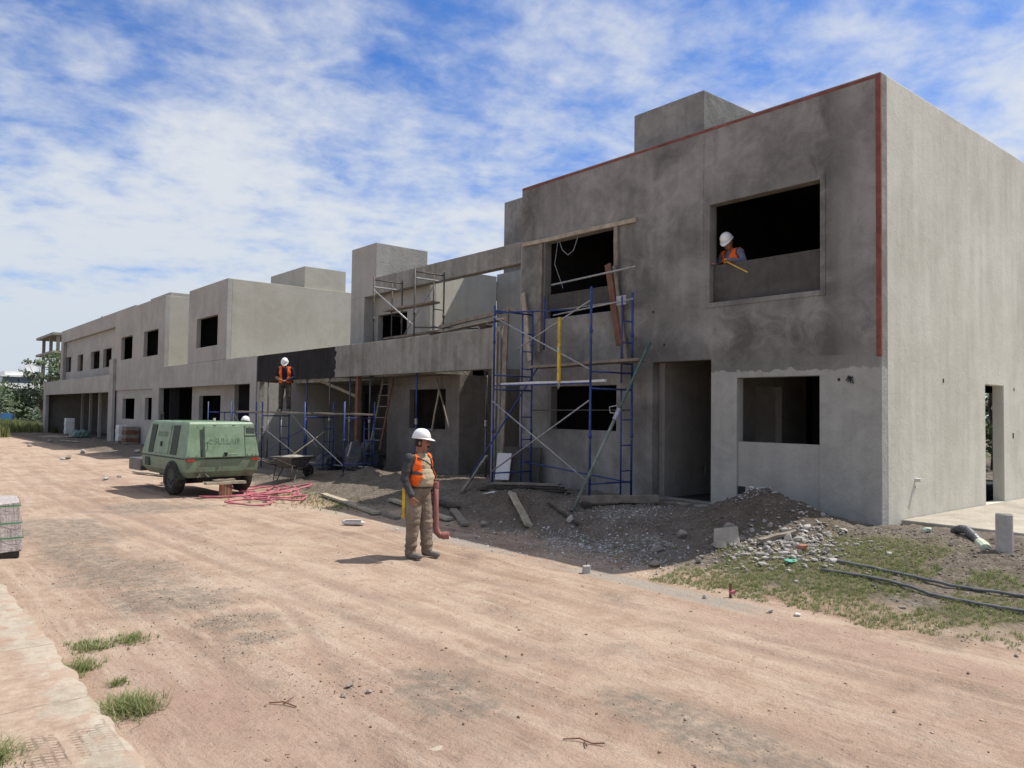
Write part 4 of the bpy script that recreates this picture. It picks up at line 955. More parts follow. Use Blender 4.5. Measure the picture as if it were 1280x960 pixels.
# --- the man leaning over the upper window sill with a tape
P3 = thing('person', 'worker in orange vest leaning over the sill of the upper right window', 'person', (11.98, 8.07, 3.60), R(80), world=False)
b = Body(); T3 = about((0, 0, .95), rotX(R(-15))); HT = T3 @ about((0, 0, 1.46), Matrix.Rotation(R(18), 4, 'Z') @ rotX(R(-26)))
ex = head(b, HT, P3, False)
def tp3(p): return T3 @ Vector(p)
b.cap(tp3((0, 0, 1.38)), HT @ Vector((0, .02, 1.54)), .062, .054, 'skin')
b.ell(tp3((0, .01, 1.08)), (.168, .125, .19), 'shirt'); b.ell(tp3((0, .01, 1.28)), (.192, .13, .17), 'shirt'); b.cap(tp3((-.16, 0, 1.38)), tp3((.16, 0, 1.38)), .07, .07, 'shirt')
b.ell((0, 0, .94), (.172, .135, .12), 'pants')
for s_ in (1, -1):
    e_ = tp3((s_ * .335, .10, 1.185)); w_ = Vector((s_ * .20 - .03, .40, 1.175))
    b.cap(tp3((s_ * .20, 0, 1.375)), e_, .070, .056, 'sleeve'); b.cap(e_, w_, .054, .038, 'sleeve')
    hand(b, w_, (-s_ * .6, .55, -.12), (0, 0, -1), s_, .35)
    b.cap((s_ * .095, 0, .9), (s_ * .11, .02, .5), .10, .08, 'pants'); b.cap((s_ * .11, .02, .5), (s_ * .12, -.02, .10), .08, .066, 'pants'); b.cap((s_ * .12, -.05, .05), (s_ * .13, .12, .042), .045, .042, 'shoe')
b.bake('body', {'skin': 'skin', 'shirt': 'shirt_slate', 'sleeve': 'shirt_slate', 'pants': 'pants_dark', 'shoe': 'shoe'}, P3, .012); ex()
T3i = np.array(T3.inverted())
def vest3(co, k):
    q = co @ T3i[:3, :3].T + T3i[:3, 3]; x, y, z = q.T
    return np.isin(k, ('shirt', 'pants')) & (z > .93) & (z < 1.435) & ~((y > .02) & (np.abs(x) < .035 + .25 * np.clip(z - 1.25, 0, 1))) & (np.abs(x) < .195)
b.garment('vest', M['vest'], P3, vest3, .017)
helmet(P3, HT, (0, .018, 1.655))
tm = thing('tape_measure', 'yellow measuring tape hanging out over the sill from the leaning worker', 'tape measure', (11.56, 7.95, 4.75))
mb = MB(); mb.box(11.53, 11.575, 7.96, 8.02, 4.735, 4.80); mb.build('case', M['yellow'], tm, bevel=.008)
mb = MB(); mb.bar((11.54, 7.97, 4.745), (11.47, 7.5, 4.49), .02, .004, (1, 0, .2)); mb.build('blade', M['yellow'], tm)

# --- the man behind the compressor
zz = G(8.35, 21.9)
P4 = thing('person', 'worker in pale blue shirt mostly hidden behind the green compressor', 'person', (8.35, 21.9, zz), R(-60), world=False)
b = Body(); HT = about((0, 0, 1.48), rotX(R(-10)))
ex = head(b, HT, P4, False)
b.cap((0, 0, 1.38), (0, .02, 1.54), .062, .054, 'skin')
b.ell((0, .01, 1.08), (.168, .125, .19), 'shirt'); b.ell((0, .01, 1.28), (.192, .13, .17), 'shirt'); b.cap((-.16, 0, 1.38), (.16, 0, 1.38), .07, .07, 'shirt')
b.ell((0, 0, .94), (.172, .135, .12), 'pants')
for s_ in (1, -1):
    b.cap((s_ * .20, 0, 1.375), (s_ * .26, -.02, 1.11), .070, .056, 'shirt'); b.cap((s_ * .26, -.02, 1.11), (s_ * .25, .12, .90), .054, .038, 'skin'); hand(b, (s_ * .25, .125, .89), (0, .3, -1), (-s_, .2, 0), s_, .5)
    b.cap((s_ * .095, 0, .9), (s_ * .11, .02, .5), .10, .08, 'pants'); b.cap((s_ * .11, .02, .5), (s_ * .12, -.02, .10), .08, .066, 'pants'); b.cap((s_ * .12, -.05, .05), (s_ * .13, .12, .042), .045, .042, 'shoe')
b.bake('body', {'skin': 'skin', 'shirt': 'shirt_blue', 'pants': 'pants_dark', 'shoe': 'shoe'}, P4, .014); ex()
helmet(P4, HT, (0, .018, 1.655))

# ------------------------------------------------------------------ scaffolds
BL, GV, RU = M['blue_pipe'], M['galv_pipe'], M['rust_pipe']
def frame(par, mat, y, xf, xb, z0, z1, inner=.28, rungs=(.22, .45, .68), yb=None, r=.022, top=True, tail=0.):
    """welded scaffold frame across the wall: front leg, back leg, ladder bars beside the back leg"""
    yb = y if yb is None else yb; h = z1 - z0
    at = lambda u, z: (xf + (xb - xf) * u, y + (yb - y) * u, z)
    ui = 1 - inner / math.hypot(xb - xf, yb - y)
    mb = MB(); mb.tube([at(0, z0), at(0, z1 + tail)], r, 8); mb.tube([at(1, z0), at(1, z1 + tail)], r, 8); mb.tube([at(ui, z0 + .02), at(ui, z1 - .1)], r * .75, 7)
    if top: mb.tube([at(0, z1 - .1), at(1, z1 - .1)], r * .85, 7)
    mb.tube([at(0, z0 + .12 * h), at(1, z0 + .12 * h)], r * .75, 7)
    for q in rungs: mb.tube([at(ui, z0 + q * h), at(1, z0 + q * h)], r * .6, 6)
    for u in (0, 1): mb.tube([at(u, z0 + .52 * h), at(u, z0 + .56 * h)], r * 1.5, 7)
    return mb.build('frame', mat, par, smooth=True)
def brace(par, mat, p0, p1, r=.014, name='cross_brace'):
    m_ = MB(); m_.tube([p0, p1], r, 7); return m_.build(name, mat, par, smooth=True)
def foot(par, p, mat=None):
    m_ = MB(); x, y, z = p; m_.box(x - .06, x + .06, y - .06, y + .06, z - .02, z + .006); m_.tube([(x, y, z), (x, y, z + .12)], .016, 6); return m_.build('base_plate', mat or RU, par)

SA = thing('scaffold', 'tall blue two-tier scaffold in front of the boarded upper window', 'scaffold', (10.6, 11.2, .45))
zt = .52
YL, YR = 12.68, 9.86; xf, xb = 10.1, 11.16
frame(SA, BL, YL, xf, xb, zt, 2.62); frame(SA, BL, YL, xf, xb, 2.62, 4.28, top=True); frame(SA, BL, YR, xf, xb, zt, 2.60, yb=9.80); frame(SA, BL, YR, xf, xb, 2.60, 4.36, yb=9.80, top=False)
foot(SA, (xf, YL, .5)); foot(SA, (xb, YL, .5)); foot(SA, (xf, YR, .5)); foot(SA, (xb, 9.8, .5))
brace(SA, GV, (xf - .03, YL, 2.28), (xf - .03, YR, .80)); brace(SA, GV, (xf - .035, YR, 2.28), (xf - .035, YL, .80))
brace(SA, GV, (xf - .03, YL, 4.05), (xf - .03, YR, 2.85)); brace(SA, GV, (xf - .035, YR, 4.1), (xf - .035, 11.9, 3.32))
brace(SA, RU, (xb, YL, 2.1), (xb, 9.8, 2.12)); brace(SA, BL, (xf, YL, 2.60), (xf, YR, 2.60), .016, 'ledger'); brace(SA, BL, (xb - .1, YL + .15, .98), (xb - .1, YR - .1, .76), .014, 'ledger')
brace(SA, GV, (xb + .03, 12.1, 4.78), (xb + .03, 9.75, 4.86), .02, 'guard_rail'); brace(SA, BL, (xf, YL, 4.13), (xb - .1, 11.2, 4.16), .018, 'guard_rail'); brace(SA, GV, (xb - .1, 11.9, 4.10), (xb - .1, 9.7, 4.22), .016, 'guard_rail')
brace(SA, BL, (xf - .2, 13.2, .65), (xb - .05, 12.45, 3.0), .018); brace(SA, BL, (xb, 12.3, 4.55), (xb, 12.3, 3.4), .025, 'upright')
m_ = MB(); m_.box(xb - .02, xb + .02, 9.95, 10.2, 4.15, 4.33); m_.build('clamp', GV, SA)

def board(name, label, p0, p1, w, h, mat='wood_grey', up=(0, 0, 1), group=None, cat='plank', bevel=.004):
    mb = MB(); p0 = Vector(p0); p1 = Vector(p1); n = 7; d = (p1 - p0); a = d.cross(Vector(up)).normalized(); u = a.cross(d).normalized()
    rg = []; sd = sum(map(ord, label))
    for i in range(n):
        q = p0 + d * (i / (n - 1)) + u * (.006 * math.sin(i * 1.7 + sd)); k = 1 + .03 * math.sin(i * 2.3 + sd)
        rg.append([tuple(q + a * sx * w * k / 2 + u * sz * h / 2) for sx, sz in ((-1, -1), (1, -1), (1, 1), (-1, 1))])
    mb.rings(rg); o = mb.build(name, M[mat]); o['label'] = label; o['category'] = cat
    if group: o['group'] = group
    return o
GP = 'boards and planks on the site'
board('plank', 'long weathered plank deck below the boarded window of the tall scaffold', (10.72, 12.1, 2.99), (10.72, 9.15, 3.03), .32, .05, group=GP)
board('plank', 'shorter second deck plank lying behind the long one on the tall scaffold', (10.98, 12.3, 3.0), (10.98, 9.5, 3.03), .2, .045, 'wood_pale', group=GP)
board('straight_edge', 'long clean white straight-edge lying across the tall blue scaffold', (10.35, 12.72, 2.645), (10.35, 9.72, 2.645), .06, .045, 'white_paint', cat='straight edge')
t_ = thing('spirit_level', 'long yellow spirit level hanging upright in the tall blue scaffold', 'spirit level', (10.2, 10.7, 3.4))
m_ = MB(); m_.box(10.02, 10.06, 10.60, 10.665, 2.62, 3.86); m_.build('rail', M['yellow'], t_, bevel=.003)
m_ = MB(); m_.tube([(10.04, 10.63, 2.62), (10.04, 10.61, 2.56), (10.04, 10.65, 2.50), (10.04, 10.66, 2.56), (10.04, 10.635, 2.6)], .012, 6); m_.build('hook', GV, t_)
m_ = MB(); m_.box(10.015, 10.065, 10.61, 10.655, 3.2, 3.28); m_.build('vial', M['clear_plastic'], t_)
# formwork battens round the boarded window
board('batten', 'pale top batten nailed over the boarded upper window', (FX - .03, 13.38, 5.88), (FX - .03, 9.98, 5.85), .05, .085, 'wood_pale', (0, 0, 1), GP, 'batten')
board('batten', 'upright batten at the left edge of the boarded upper window', (FX - .035, 12.78, 3.4), (FX - .035, 12.74, 5.80), .05, .10, 'wood_grey', (0, 1, 0), GP, 'batten')
board('batten', 'upright batten at the right edge of the boarded upper window', (FX - .035, 10.5, 4.0), (FX - .035, 10.5, 5.80), .05, .10, 'wood_grey', (0, 1, 0), GP, 'batten')
board('plank', 'brown plank leaning against the right edge of the boarded window', (FX - .17, 10.28, 3.4), (FX - .10, 10.66, 5.05), .14, .045, 'wood_red', (1, 0, 0), GP)
board('plank', 'second narrow plank beside the brown leaning plank at the boarded window', (FX - .13, 10.12, 3.05), (FX - .09, 10.5, 5.0), .07, .035, 'wood_grey', (1, 0, 0), GP)
board('plank', 'pale plank leaning left of the boarded window by the house corner', (FX - .19, 12.9, 3.2), (FX - .08, 13.3, 4.75), .13, .04, 'wood_pale', (1, 0, 0), GP)
board('plank', 'tall upright board standing between the lower beam and the near house', (FX - .10, 13.98, .55), (FX - .06, 13.9, 4.45), .15, .04, 'wood_grey', (1, 0, 0), GP)
board('plank', 'slim upright board at the right end of the lower beam', (FX - .05, 14.35, .5), (FX - .05, 14.3, 3.95), .10, .03, 'wood_pale', (1, 0, 0), GP)
t_ = thing('cable', 'thin wire loop hanging in the boarded upper window', 'wire', (FX + .1, 11.8, 5.8))
m_ = MB(); m_.tube([(FX + .05, 12.25, 5.80), (FX + .02, 12.12, 5.58), (FX + .02, 11.95, 5.45), (FX + .02, 11.78, 5.52), (FX + .05, 11.68, 5.80)], .008, 6); m_.build('loop', M['galv_pipe'], t_)
m_ = MB(); m_.tube([(FX + .05, 12.3, 5.8), (FX - .01, 12.33, 5.3), (FX + .03, 12.1, 4.75)], .006, 5); m_.build('loose_end', M['galv_pipe'], t_)
# prop leaning at the right frame
t_ = thing('steel_prop', 'grey-green adjustable steel prop leaning across the tall blue scaffold', 'prop', (9.55, 10.0, .35))
p0, p1 = Vector((9.45, 9.62, G(9.45, 9.62))), Vector((10.75, 9.02, 3.35)); q = p0.lerp(p1, .56)
m_ = MB(); m_.tube([p0, q], .030, 9); m_.build('outer_tube', M['prop_pale'], t_, smooth=True)
m_ = MB(); m_.tube([q, p1], .024, 9); m_.build('inner_tube', M['green_pipe'], t_, smooth=True)
m_ = MB(); m_.tube([q - (p1 - p0) * .03, q + (p1 - p0) * .035], .045, 9); m_.build('collar', GV, t_)
m_ = MB(); m_.tube([q + Vector((0, 0, .02)), q + Vector((-.05, .11, .03)), q + Vector((-.06, .12, .13)), q + Vector((-.02, .03, .15)), q + Vector((0, 0, .16))], .011, 6); m_.build('handle', GV, t_)
m_ = MB(); m_.bar(p0 + Vector((0, -.07, .0)), p0 + Vector((0, .07, .0)), .14, .012, (.2, 0, 1)); m_.build('foot_plate', M['rust_pipe'], t_)

# --- scaffold under the black beam
SB = thing('scaffold', 'long low blue scaffold carrying planks under the black painted beam', 'scaffold', (10.2, 21, .2))
for y, tl in ((24.0, .34), (20.9, .34), (18.5, .34)):
    zg = G(10.1, y)
    frame(SB, BL, y, 9.72, 10.62, zg, 1.93, .30, (.3, .52, .74), tail=tl)
    foot(SB, (9.72, y, G(9.72, y))); foot(SB, (10.62, y, G(10.62, y)))
brace(SB, GV, (10.66, 24.0, 1.95), (10.66, 22.0, .9)); brace(SB, GV, (9.7, 24, 1.5), (9.7, 20.9, .6)); brace(SB, BL, (9.7, 20.9, 1.5), (9.7, 24, .6)); brace(SB, GV, (9.7, 20.9, 1.5), (9.7, 18.5, .6)); brace(SB, GV, (10.64, 20.9, .42), (10.64, 18.5, .5), .018, 'ledger'); brace(SB, GV, (10.64, 24, .40), (10.64, 20.9, .42), .018, 'ledger')
for x, y0, y1, lb in ((10.12, 27.0, 21.3, 'rear plank under the boots of the worker at the black beam'), (10.40, 26.8, 20.6, 'front plank under the boots of the worker at the black beam'), (10.25, 21.2, 18.0, 'right-hand plank of the low scaffold beyond the worker')):
    board('plank', lb, (x, y0, 1.94), (x, y1, 1.94), .24, .045, 'wood_grey', group=GP)
SC = thing('scaffold', 'single blue scaffold frame between the compressor and the left end of the black beam', 'scaffold', (10.3, 27.2, .2))
frame(SC, BL, 27.2, 9.9, 10.8, G(10.3, 27.2), 2.0, tail=.3); frame(SC, BL, 29.6, 9.9, 10.8, G(10.3, 29.6), 2.0, tail=.3); brace(SC, GV, (10.8, 29.6, 2.0), (10.8, 27.2, .5))
# steel props holding the beam
for x, y, mt, lb in ((11.6, 28.1, 'grey_prop', 'grey steel prop at the left pier under the black beam'), (11.6, 26.9, 'grey_prop', 'grey steel prop left of the standing plasterer'), (11.6, 24.8, 'blue_pipe', 'blue steel prop right behind the standing plasterer'), (11.6, 23.1, 'grey_prop', 'grey steel prop under the ragged edge of the black coat'),
                     (11.6, 21.75, 'grey_prop', 'grey prop beside the red timber under the lower beam'), (11.6, 20.5, 'grey_prop', 'grey prop right of the red timber under the lower beam'), (11.6, 17.95, 'blue_pipe', 'blue prop in front of the brown room window'), (12.2, 15.6, 'grey_prop', 'grey prop leaning in the dark gap at the right end of the beam')):
    zg = G(x, y); t_ = thing('steel_prop', lb, 'prop', (x, y, zg), 0, 'steel props under the lower beam'); r_ = random.uniform(-.05, .05)
    m_ = MB(); m_.tube([(x, y, zg), (x + r_ * .5, y + r_, 1.75)], .030, 8); m_.build('outer_tube', M[mt], t_, smooth=True)
    m_ = MB(); m_.tube([(x + r_ * .5, y + r_, 1.75), (x + r_, y + r_ * 1.4, 3.07)], .023, 8); m_.build('inner_tube', M[mt], t_, smooth=True)
    m_ = MB(); m_.tube([(x + r_ * .5, y + r_, 1.68), (x + r_ * .5, y + r_, 1.84)], .042, 8); m_.build('collar', GV, t_)
    m_ = MB(); m_.box(x + r_ - .07, x + r_ + .07, y + r_ * 1.4 - .07, y + r_ * 1.4 + .07, 3.065, 3.078); m_.build('head_plate', RU, t_)
board('post', 'reddish timber post under the lower beam', (11.66, 21.35, .2), (11.62, 21.25, 3.07), .15, .12, 'wood_red', (1, 0, 0), GP, 'post')
board('batten', 'thin lath leaning across the brown room window', (12.0, 16.9, 1.5), (12.2, 17.9, 3.0), .04, .03, 'wood_grey', (1, 0, 0), GP, 'batten')
board('plank', 'pale lath leaning inside the brown room window opening', (12.42, 18.4, 1.5), (12.40, 18.0, 2.75), .05, .03, 'wood_pale', (1, 0, 0), GP)
board('batten', 'diagonal pale batten strutting the black beam from behind', (11.8, 24.2, 3.02), (12.6, 22.9, 2.45), .09, .03, 'wood_pale', (1, 0, 0), GP, 'batten')
# timber step ladder in the patio
t_ = thing('step_ladder', 'wooden step ladder with reddish stiles standing in the shaded patio', 'ladder', (12.2, 20.6, .3))
zb = G(11.9, 20.6)
for y, mt in ((20.95, 'wood_grey'), (20.35, 'wood_red')):
    m_ = MB(); m_.bar((11.75, y, zb), (12.3, y - .02, 3.02), .07, .03, (1, 0, 0)); m_.build('stile', M[mt], t_)
for k in range(8):
    f_ = (k + .7) / 8.2; m_ = MB(); m_.bar((11.75 + .55 * f_, 20.97, zb + (3.02 - zb) * f_), (11.75 + .55 * f_, 20.33, zb + (3.02 - zb) * f_), .08, .025); m_.build('rung', M['wood_grey'], t_)
# rusty scaffold on the terrace
SU = thing('scaffold', 'rusty tower scaffold with one plank standing on the upper terrace', 'scaffold', (12.2, 19.5, 3.3))
frame(SU, RU, 20.7, 11.78, 12.78, 3.31, 6.12, .36, (.3, .6), r=.024); frame(SU, RU, 18.42, 11.78, 12.78, 3.31, 6.08, .36, (.28, .42, .6), r=.024)
brace(SU, GV, (11.76, 20.7, 5.72), (11.76, 18.42, 4.45), .02); brace(SU, GV, (12.80, 20.7, 4.3), (12.80, 19.0, 5.75), .018); brace(SU, RU, (11.78, 18.42, 4.40), (12.5, 16.4, 4.28), .024, 'ledger')
for y in (20.7, 18.42):
    m_ = MB(); m_.tube([(11.78, y, 5.80), (12.78, y, 5.80)], .024, 7); m_.build('guard_rail', GV, SU)
board('plank', 'grey plank deck across the rusty terrace scaffold', (12.35, 20.9, 5.14), (12.35, 18.2, 5.14), .3, .05, group=GP)
board('plank', 'low grey plank across the foot of the terrace scaffold', (12.3, 20.8, 4.26), (12.3, 17.9, 4.30), .22, .05, group=GP)
board('plank', 'long board resting along the terrace edge near the house corner', (11.9, 17.3, 4.33), (11.75, 14.1, 4.50), .10, .09, 'wood_grey', group=GP)
board('plank', 'second board on the terrace edge beneath the long one', (12.0, 17.6, 4.2), (11.9, 14.6, 4.33), .2, .05, 'wood_pale', group=GP)
rock(11.6, 17.0, .07, 'white lump sitting on the terrace edge', 0, M['bag'], 0, 'mortar_lump', 'lump'); bpy.context.scene.objects['mortar_lump'].location.z = 4.12
for y, lb in ((17.1, 'dark mortar hawk lying on the lower beam near the rusty scaffold'), (14.9, 'dark trowel pan lying on the lower beam near its right end')):
    t_ = thing('mortar_pan', lb, 'pan', (11.58, y, 4.09)); m_ = MB(); m_.rings([[(11.58 + r_ * math.cos(a * .52), y + r_ * 1.2 * math.sin(a * .52), z) for a in range(12)] for r_, z in ((.12, 4.085), (.17, 4.15), (.155, 4.15), (.11, 4.10))]); m_.build('bowl', M['rust_pipe'], t_)
    m_ = MB(); m_.tube([(11.50, y - .12, 4.15), (11.46, y - .2, 4.18), (11.46, y - .3, 4.16)], .012, 6); m_.build('handle', M['wood_red'], t_)

# ------------------------------------------------------------------ boards on the ground
def gb(label, a, b_, w, h, mat, lift=0.02, **k):
    return board('plank', label, (a[0], a[1], G(*a) + lift + h / 2), (b_[0], b_[1], G(*b_) + lift + h / 2), w, h, mat, group=GP, **k)
gb('long pale plank lying on the sandy bank left of the man on the road', (8.18, 16.5), (7.74, 13.3), .15, .05, 'wood_pale')
gb('dark plank end continuing behind the long pale plank', (7.95, 14.4), (7.78, 12.6), .13, .06, 'wood_grey', .0)
gb('grey plank in the shade behind the man on the road', (8.6, 14.2), (8.2, 11.5), .16, .045, 'wood_pale')
gb('darker plank lying alongside the grey plank in the shade', (9.1, 14.0), (8.65, 11.9), .14, .045, 'wood_dark')
gb('short plank end poking out on the shaded bank right of the carried pipe', (8.55, 11.9), (8.1, 10.9), .13, .04, 'wood_grey')
board('plank', 'short stout board tilted down the dirt mound', (9.21, 10.98, .56), (8.48, 9.66, .19), .13, .05, 'wood_pale', (.3, -.2, 1), GP)
board('plank', 'narrow board beside the stout board on the dirt mound', (9.3, 11.15, .53), (8.85, 10.25, .34), .08, .04, 'wood_grey', (.3, -.2, 1), GP)
gb('squared beam lying on packing under the green prop', (9.75, 9.75), (10.9, 8.95), .13, .12, 'wood_grey', .05)
gb('short packing block under the squared beam', (9.7, 9.5), (9.95, 9.95), .14, .08, 'wood_dark', .0)
gb('splintered dark lath below the green prop', (9.35, 10.15), (8.9, 8.95), .05, .03, 'wood_dark', .03)
gb('small offcut lying on the foot of the gravel heap', (9.25, 5.86), (9.75, 5.62), .10, .04, 'wood_grey', .05)
for k in range(4):
    gb(['lowest dark board of the stack under the tall scaffold', 'second dark board of the stack under the tall scaffold', 'third warped board of the stack under the tall scaffold', 'topmost grey board of the stack under the tall scaffold'][k], (9.95 + .04 * k, 12.9 - .1 * k), (10.55 + .03 * k, 10.9 + .1 * k), .26 - .02 * k, .03, ('wood_dark', 'wood_dark', 'wood_dark', 'wood_grey')[k], .02 + .045 * k)
board('plank', 'thin pole-like board leaning from the rubble to the right pillar of the lower beam', (9.55, 13.0, .38), (10.9, 13.9, 1.05), .06, .05, 'wood_grey', (0, 0, 1), GP)
# sheet leaning with white panel
t_ = thing('leaning_panel', 'grey board with a bright white sheet leaning behind the left foot of the tall scaffold', 'panel', (10.75, 12.9, .5))
m_ = MB(); m_.hexa([(10.9, 13.35, .46), (10.93, 13.35, .46), (11.3, 12.55, .46), (11.27, 12.55, .46)], [(11.0, 13.38, 1.28), (11.03, 13.38, 1.28), (11.4, 12.58, 1.28), (11.37, 12.58, 1.28)]); m_.build('board', M['plaster_damp'], t_)
m_ = MB(); m_.hexa([(10.74, 13.4, .56), (10.76, 13.4, .56), (10.92, 13.12, .56), (10.9, 13.12, .56)], [(10.84, 13.43, 1.14), (10.86, 13.43, 1.14), (11.02, 13.15, 1.14), (11.0, 13.15, 1.14)]); m_.build('white_sheet', M['white_paint'], t_)

# ------------------------------------------------------------------ wheelbarrow and black wrapped bundle
wb = thing('wheelbarrow', 'rusty grey wheelbarrow loaded with mortar in front of the low scaffold', 'wheelbarrow', (8.85, 19.8, G(8.85, 19.8)), R(-62), world=False)
m_ = MB()
def rct(x0, x1, y0, y1, z): return [(x0, y0, z), (x1, y0, z), (x1, y1, z), (x0, y1, z)]
m_.rings([rct(-.20, .20, -.25, .30, .34), rct(-.34, .34, -.42, .55, .64), rct(-.36, .36, -.44, .57, .645), rct(-.36, .36, -.44, .57, .625), rct(-.32, .32, -.40, .52, .62), rct(-.18, .18, -.23, .28, .37)]); tub = m_.build('tray', M['grey_prop'], wb, bevel=.01)
m_ = MB(); m_.ell((0, .06, .58), (.29, .42, .10), 14, 10); m_.build('mortar', PR, tub, smooth=True)
for s_ in (-1, 1):
    m_ = MB(); m_.tube([(s_ * .05, .78, .20), (s_ * .20, .2, .33), (s_ * .29, -.45, .44), (s_ * .31, -1.0, .62), (s_ * .31, -1.12, .64)], .017, 8); m_.build('handle', M['rust_pipe'], wb, smooth=True)
    m_ = MB(); m_.tube([(s_ * .27, -.30, .42), (s_ * .28, -.36, .01), (s_ * .28, -.22, .0), (s_ * .24, .0, .36)], .014, 7); m_.build('leg', M['rust_pipe'], wb, smooth=True)
    m_ = MB(); m_.tube([(s_ * .06, .78, .20), (s_ * .15, .50, .58)], .012, 6); m_.build('tray_stay', M['rust_pipe'], wb)
m_ = MB(); m_.rings([[(x, .78 + r_ * math.cos(a * .393), .19 + r_ * math.sin(a * .393)) for a in range(16)] for x, r_ in ((-.045, .12), (-.045, .165), (-.025, .19), (.025, .19), (.045, .165), (.045, .12))]); wh = m_.build('wheel', M['rubber'], wb, smooth=False)
m_ = MB(); m_.rings([[(x, .78 + r_ * math.cos(a * .393), .19 + r_ * math.sin(a * .393)) for a in range(16)] for x, r_ in ((-.05, .03), (-.04, .122), (.04, .122), (.05, .03))]); m_.build('rim', M['rim'], wh)
t_ = thing('shovel', 'shovel lying with its handle up across the wheelbarrow', 'shovel', (9.2, 20.2, .5))
m_ = MB(); m_.tube([(8.75, 19.75, .75), (10.0, 20.2, 1.42)], .017, 7); m_.build('handle', M['wood_grey'], t_); m_ = MB(); m_.hexa([(8.55, 19.55, .68), (8.75, 19.62, .71), (8.82, 19.80, .73), (8.62, 19.83, .68)], [(8.55, 19.55, .69), (8.75, 19.62, .725), (8.82, 19.80, .745), (8.62, 19.83, .69)]); m_.build('blade', M['rust_pipe'], t_)
def bundle(name, label, c, r, h, mat, cat, seed, tie=None):
    t_ = thing(name, label, cat, (c[0], c[1], c[2])); m_ = MB(); rg = []; n = 22
    for i in range(9):
        f_ = i / 8; prof = (.9, 1.0, 1.02, 1.0, .98, .96, .92, .78, .35)[i]; ring = []
        for k in range(n):
            a = 2 * math.pi * k / n; sq = 1 / max(abs(math.cos(a)), abs(math.sin(a))) ** .75
            w_ = 1 + .12 * (fbm(np.array([math.cos(a) * 2 + seed]), np.array([f_ * 3 + math.sin(a) * 2]), seed)[0] - .5) + .06 * math.sin(a * 7 + f_ * 6)
            ring.append((c[0] + r[0] * prof * w_ * sq * math.cos(a), c[1] + r[1] * prof * w_ * sq * math.sin(a), c[2] - .03 + h * f_ * (1 + .1 * math.sin(a * 3))))
        rg.append(ring)
    m_.rings(rg); m_.build('sheet', M[mat], t_, smooth=False)
    if tie: m_ = MB(); m_.tube([(c[0] - r[0] * 1.06, c[1] - .1, c[2] + h * .98), (c[0] - r[0] * 1.1, c[1] - .05, c[2] + h * .72), (c[0] - r[0] * 1.12, c[1] + .06, c[2] + h * .5)], .02, 6); m_.build('tie', M['bag'], t_)
    return t_
bundle('wrapped_pallet', 'black plastic wrapped pallet standing behind the right leg of the low scaffold', (11.0, 19.75, G(11.0, 19.75)), (.42, .52), .85, 'tarp', 'pallet', 3, True)
bundle('plastic_sheet', 'crumpled heap of blue-black plastic beside the wrapped pallet', (10.75, 21.3, G(10.75, 21.3)), (.35, .38), .5, 'tarp', 'sheet', 8)

# ------------------------------------------------------------------ pink hose, sack, blocks, pipes
pts = []
for k in range(150):
    a = k * .26; q = .48 + .30 * math.sin(k * .37) + .12 * math.sin(k * 1.13); x = 7.15 + .55 * math.sin(k * .051) + q * math.cos(a) * 1.15; y = 17.55 + 1.05 * math.cos(k * .043) + q * 1.1 * math.sin(a)
    pts.append((x, y, G(x, y) + .035 + .05 * abs(math.sin(k * .21))))
mb = MB(); mb.tube(pts, .021, 7); tag(mb.build('hose', M['pink'], smooth=True), 'tangled pink air hose lying beside the compressor', 'hose')
def ground_hose(label, P, r, mat):
    pts = []
    for i in range(len(P) - 1):
        for k in range(6):
            f_ = k / 6; x = P[i][0] * (1 - f_) + P[i + 1][0] * f_ + .012 * math.sin(i * 3 + k); y = P[i][1] * (1 - f_) + P[i + 1][1] * f_
            pts.append((x, y, G(x, y) + r * 1.2))
    z = [p[2] for p in pts]; z = [max(z[max(0, i - 3):i + 4]) * .6 + sum(z[max(0, i - 3):i + 4]) / len(z[max(0, i - 3):i + 4]) * .4 for i in range(len(z))]
    mb = MB(); mb.tube([(p[0], p[1], zz) for p, zz in zip(pts, z)], r, 8); tag(mb.build('conduit', M[mat], smooth=True), label, 'conduit', 'grey conduits on the grass')
ground_hose('grey conduit lying on the grass, the one nearer the house', [(9.23, 4.85), (9.2, 4.33), (9.18, 3.95), (9.15, 3.59), (9.13, 3.18), (9.16, 2.75), (9.25, 1.9)], .017, 'hose_grey')
ground_hose('grey conduit lying on the grass, the one nearer the road', [(8.89, 4.8), (8.94, 4.29), (8.9, 3.83), (8.8, 3.46), (8.77, 3.06), (8.8, 2.64), (8.86, 1.8)], .017, 'hose_grey')
t_ = thing('pipe_bollard', 'short upright concrete-filled pipe standing by the slab at the right edge', 'pipe', (10.72, 3.42, .4))
mb = MB(); zb = .38; n = 18
mb.rings([[(10.72 + r_ * math.cos(2 * math.pi * k / n), 3.42 + r_ * math.sin(2 * math.pi * k / n), z) for k in range(n)] for r_, z in ((.094, zb - .1), (.094, zb + .50), (.088, zb + .51))]); mb.build('pipe', M['pvc'], t_, smooth=False)
mb = MB(); mb.rings([[(10.72 + .086 * math.cos(2 * math.pi * k / n), 3.42 + .086 * math.sin(2 * math.pi * k / n), z) for k in range(n)] for z in (zb + .45, zb + .513)]); mb.build('concrete_fill', M['plaster_rough'], t_)
t_ = thing('flexible_duct', 'short curved grey corrugated pipe lying against the slab edge', 'pipe', (11.0, 3.9, .5))
cp = [(11.50, 4.28, .50), (11.38, 4.16, .56), (11.22, 4.02, .58), (11.02, 3.86, .53), (10.88, 3.74, .47)]
pp = []; rr2 = []
for i in range(4):
    for k in range(7):
        f_ = k / 7; pp.append(tuple(Vector(cp[i]).lerp(Vector(cp[i + 1]), f_))); rr2.append(.058 if k % 2 else .050)
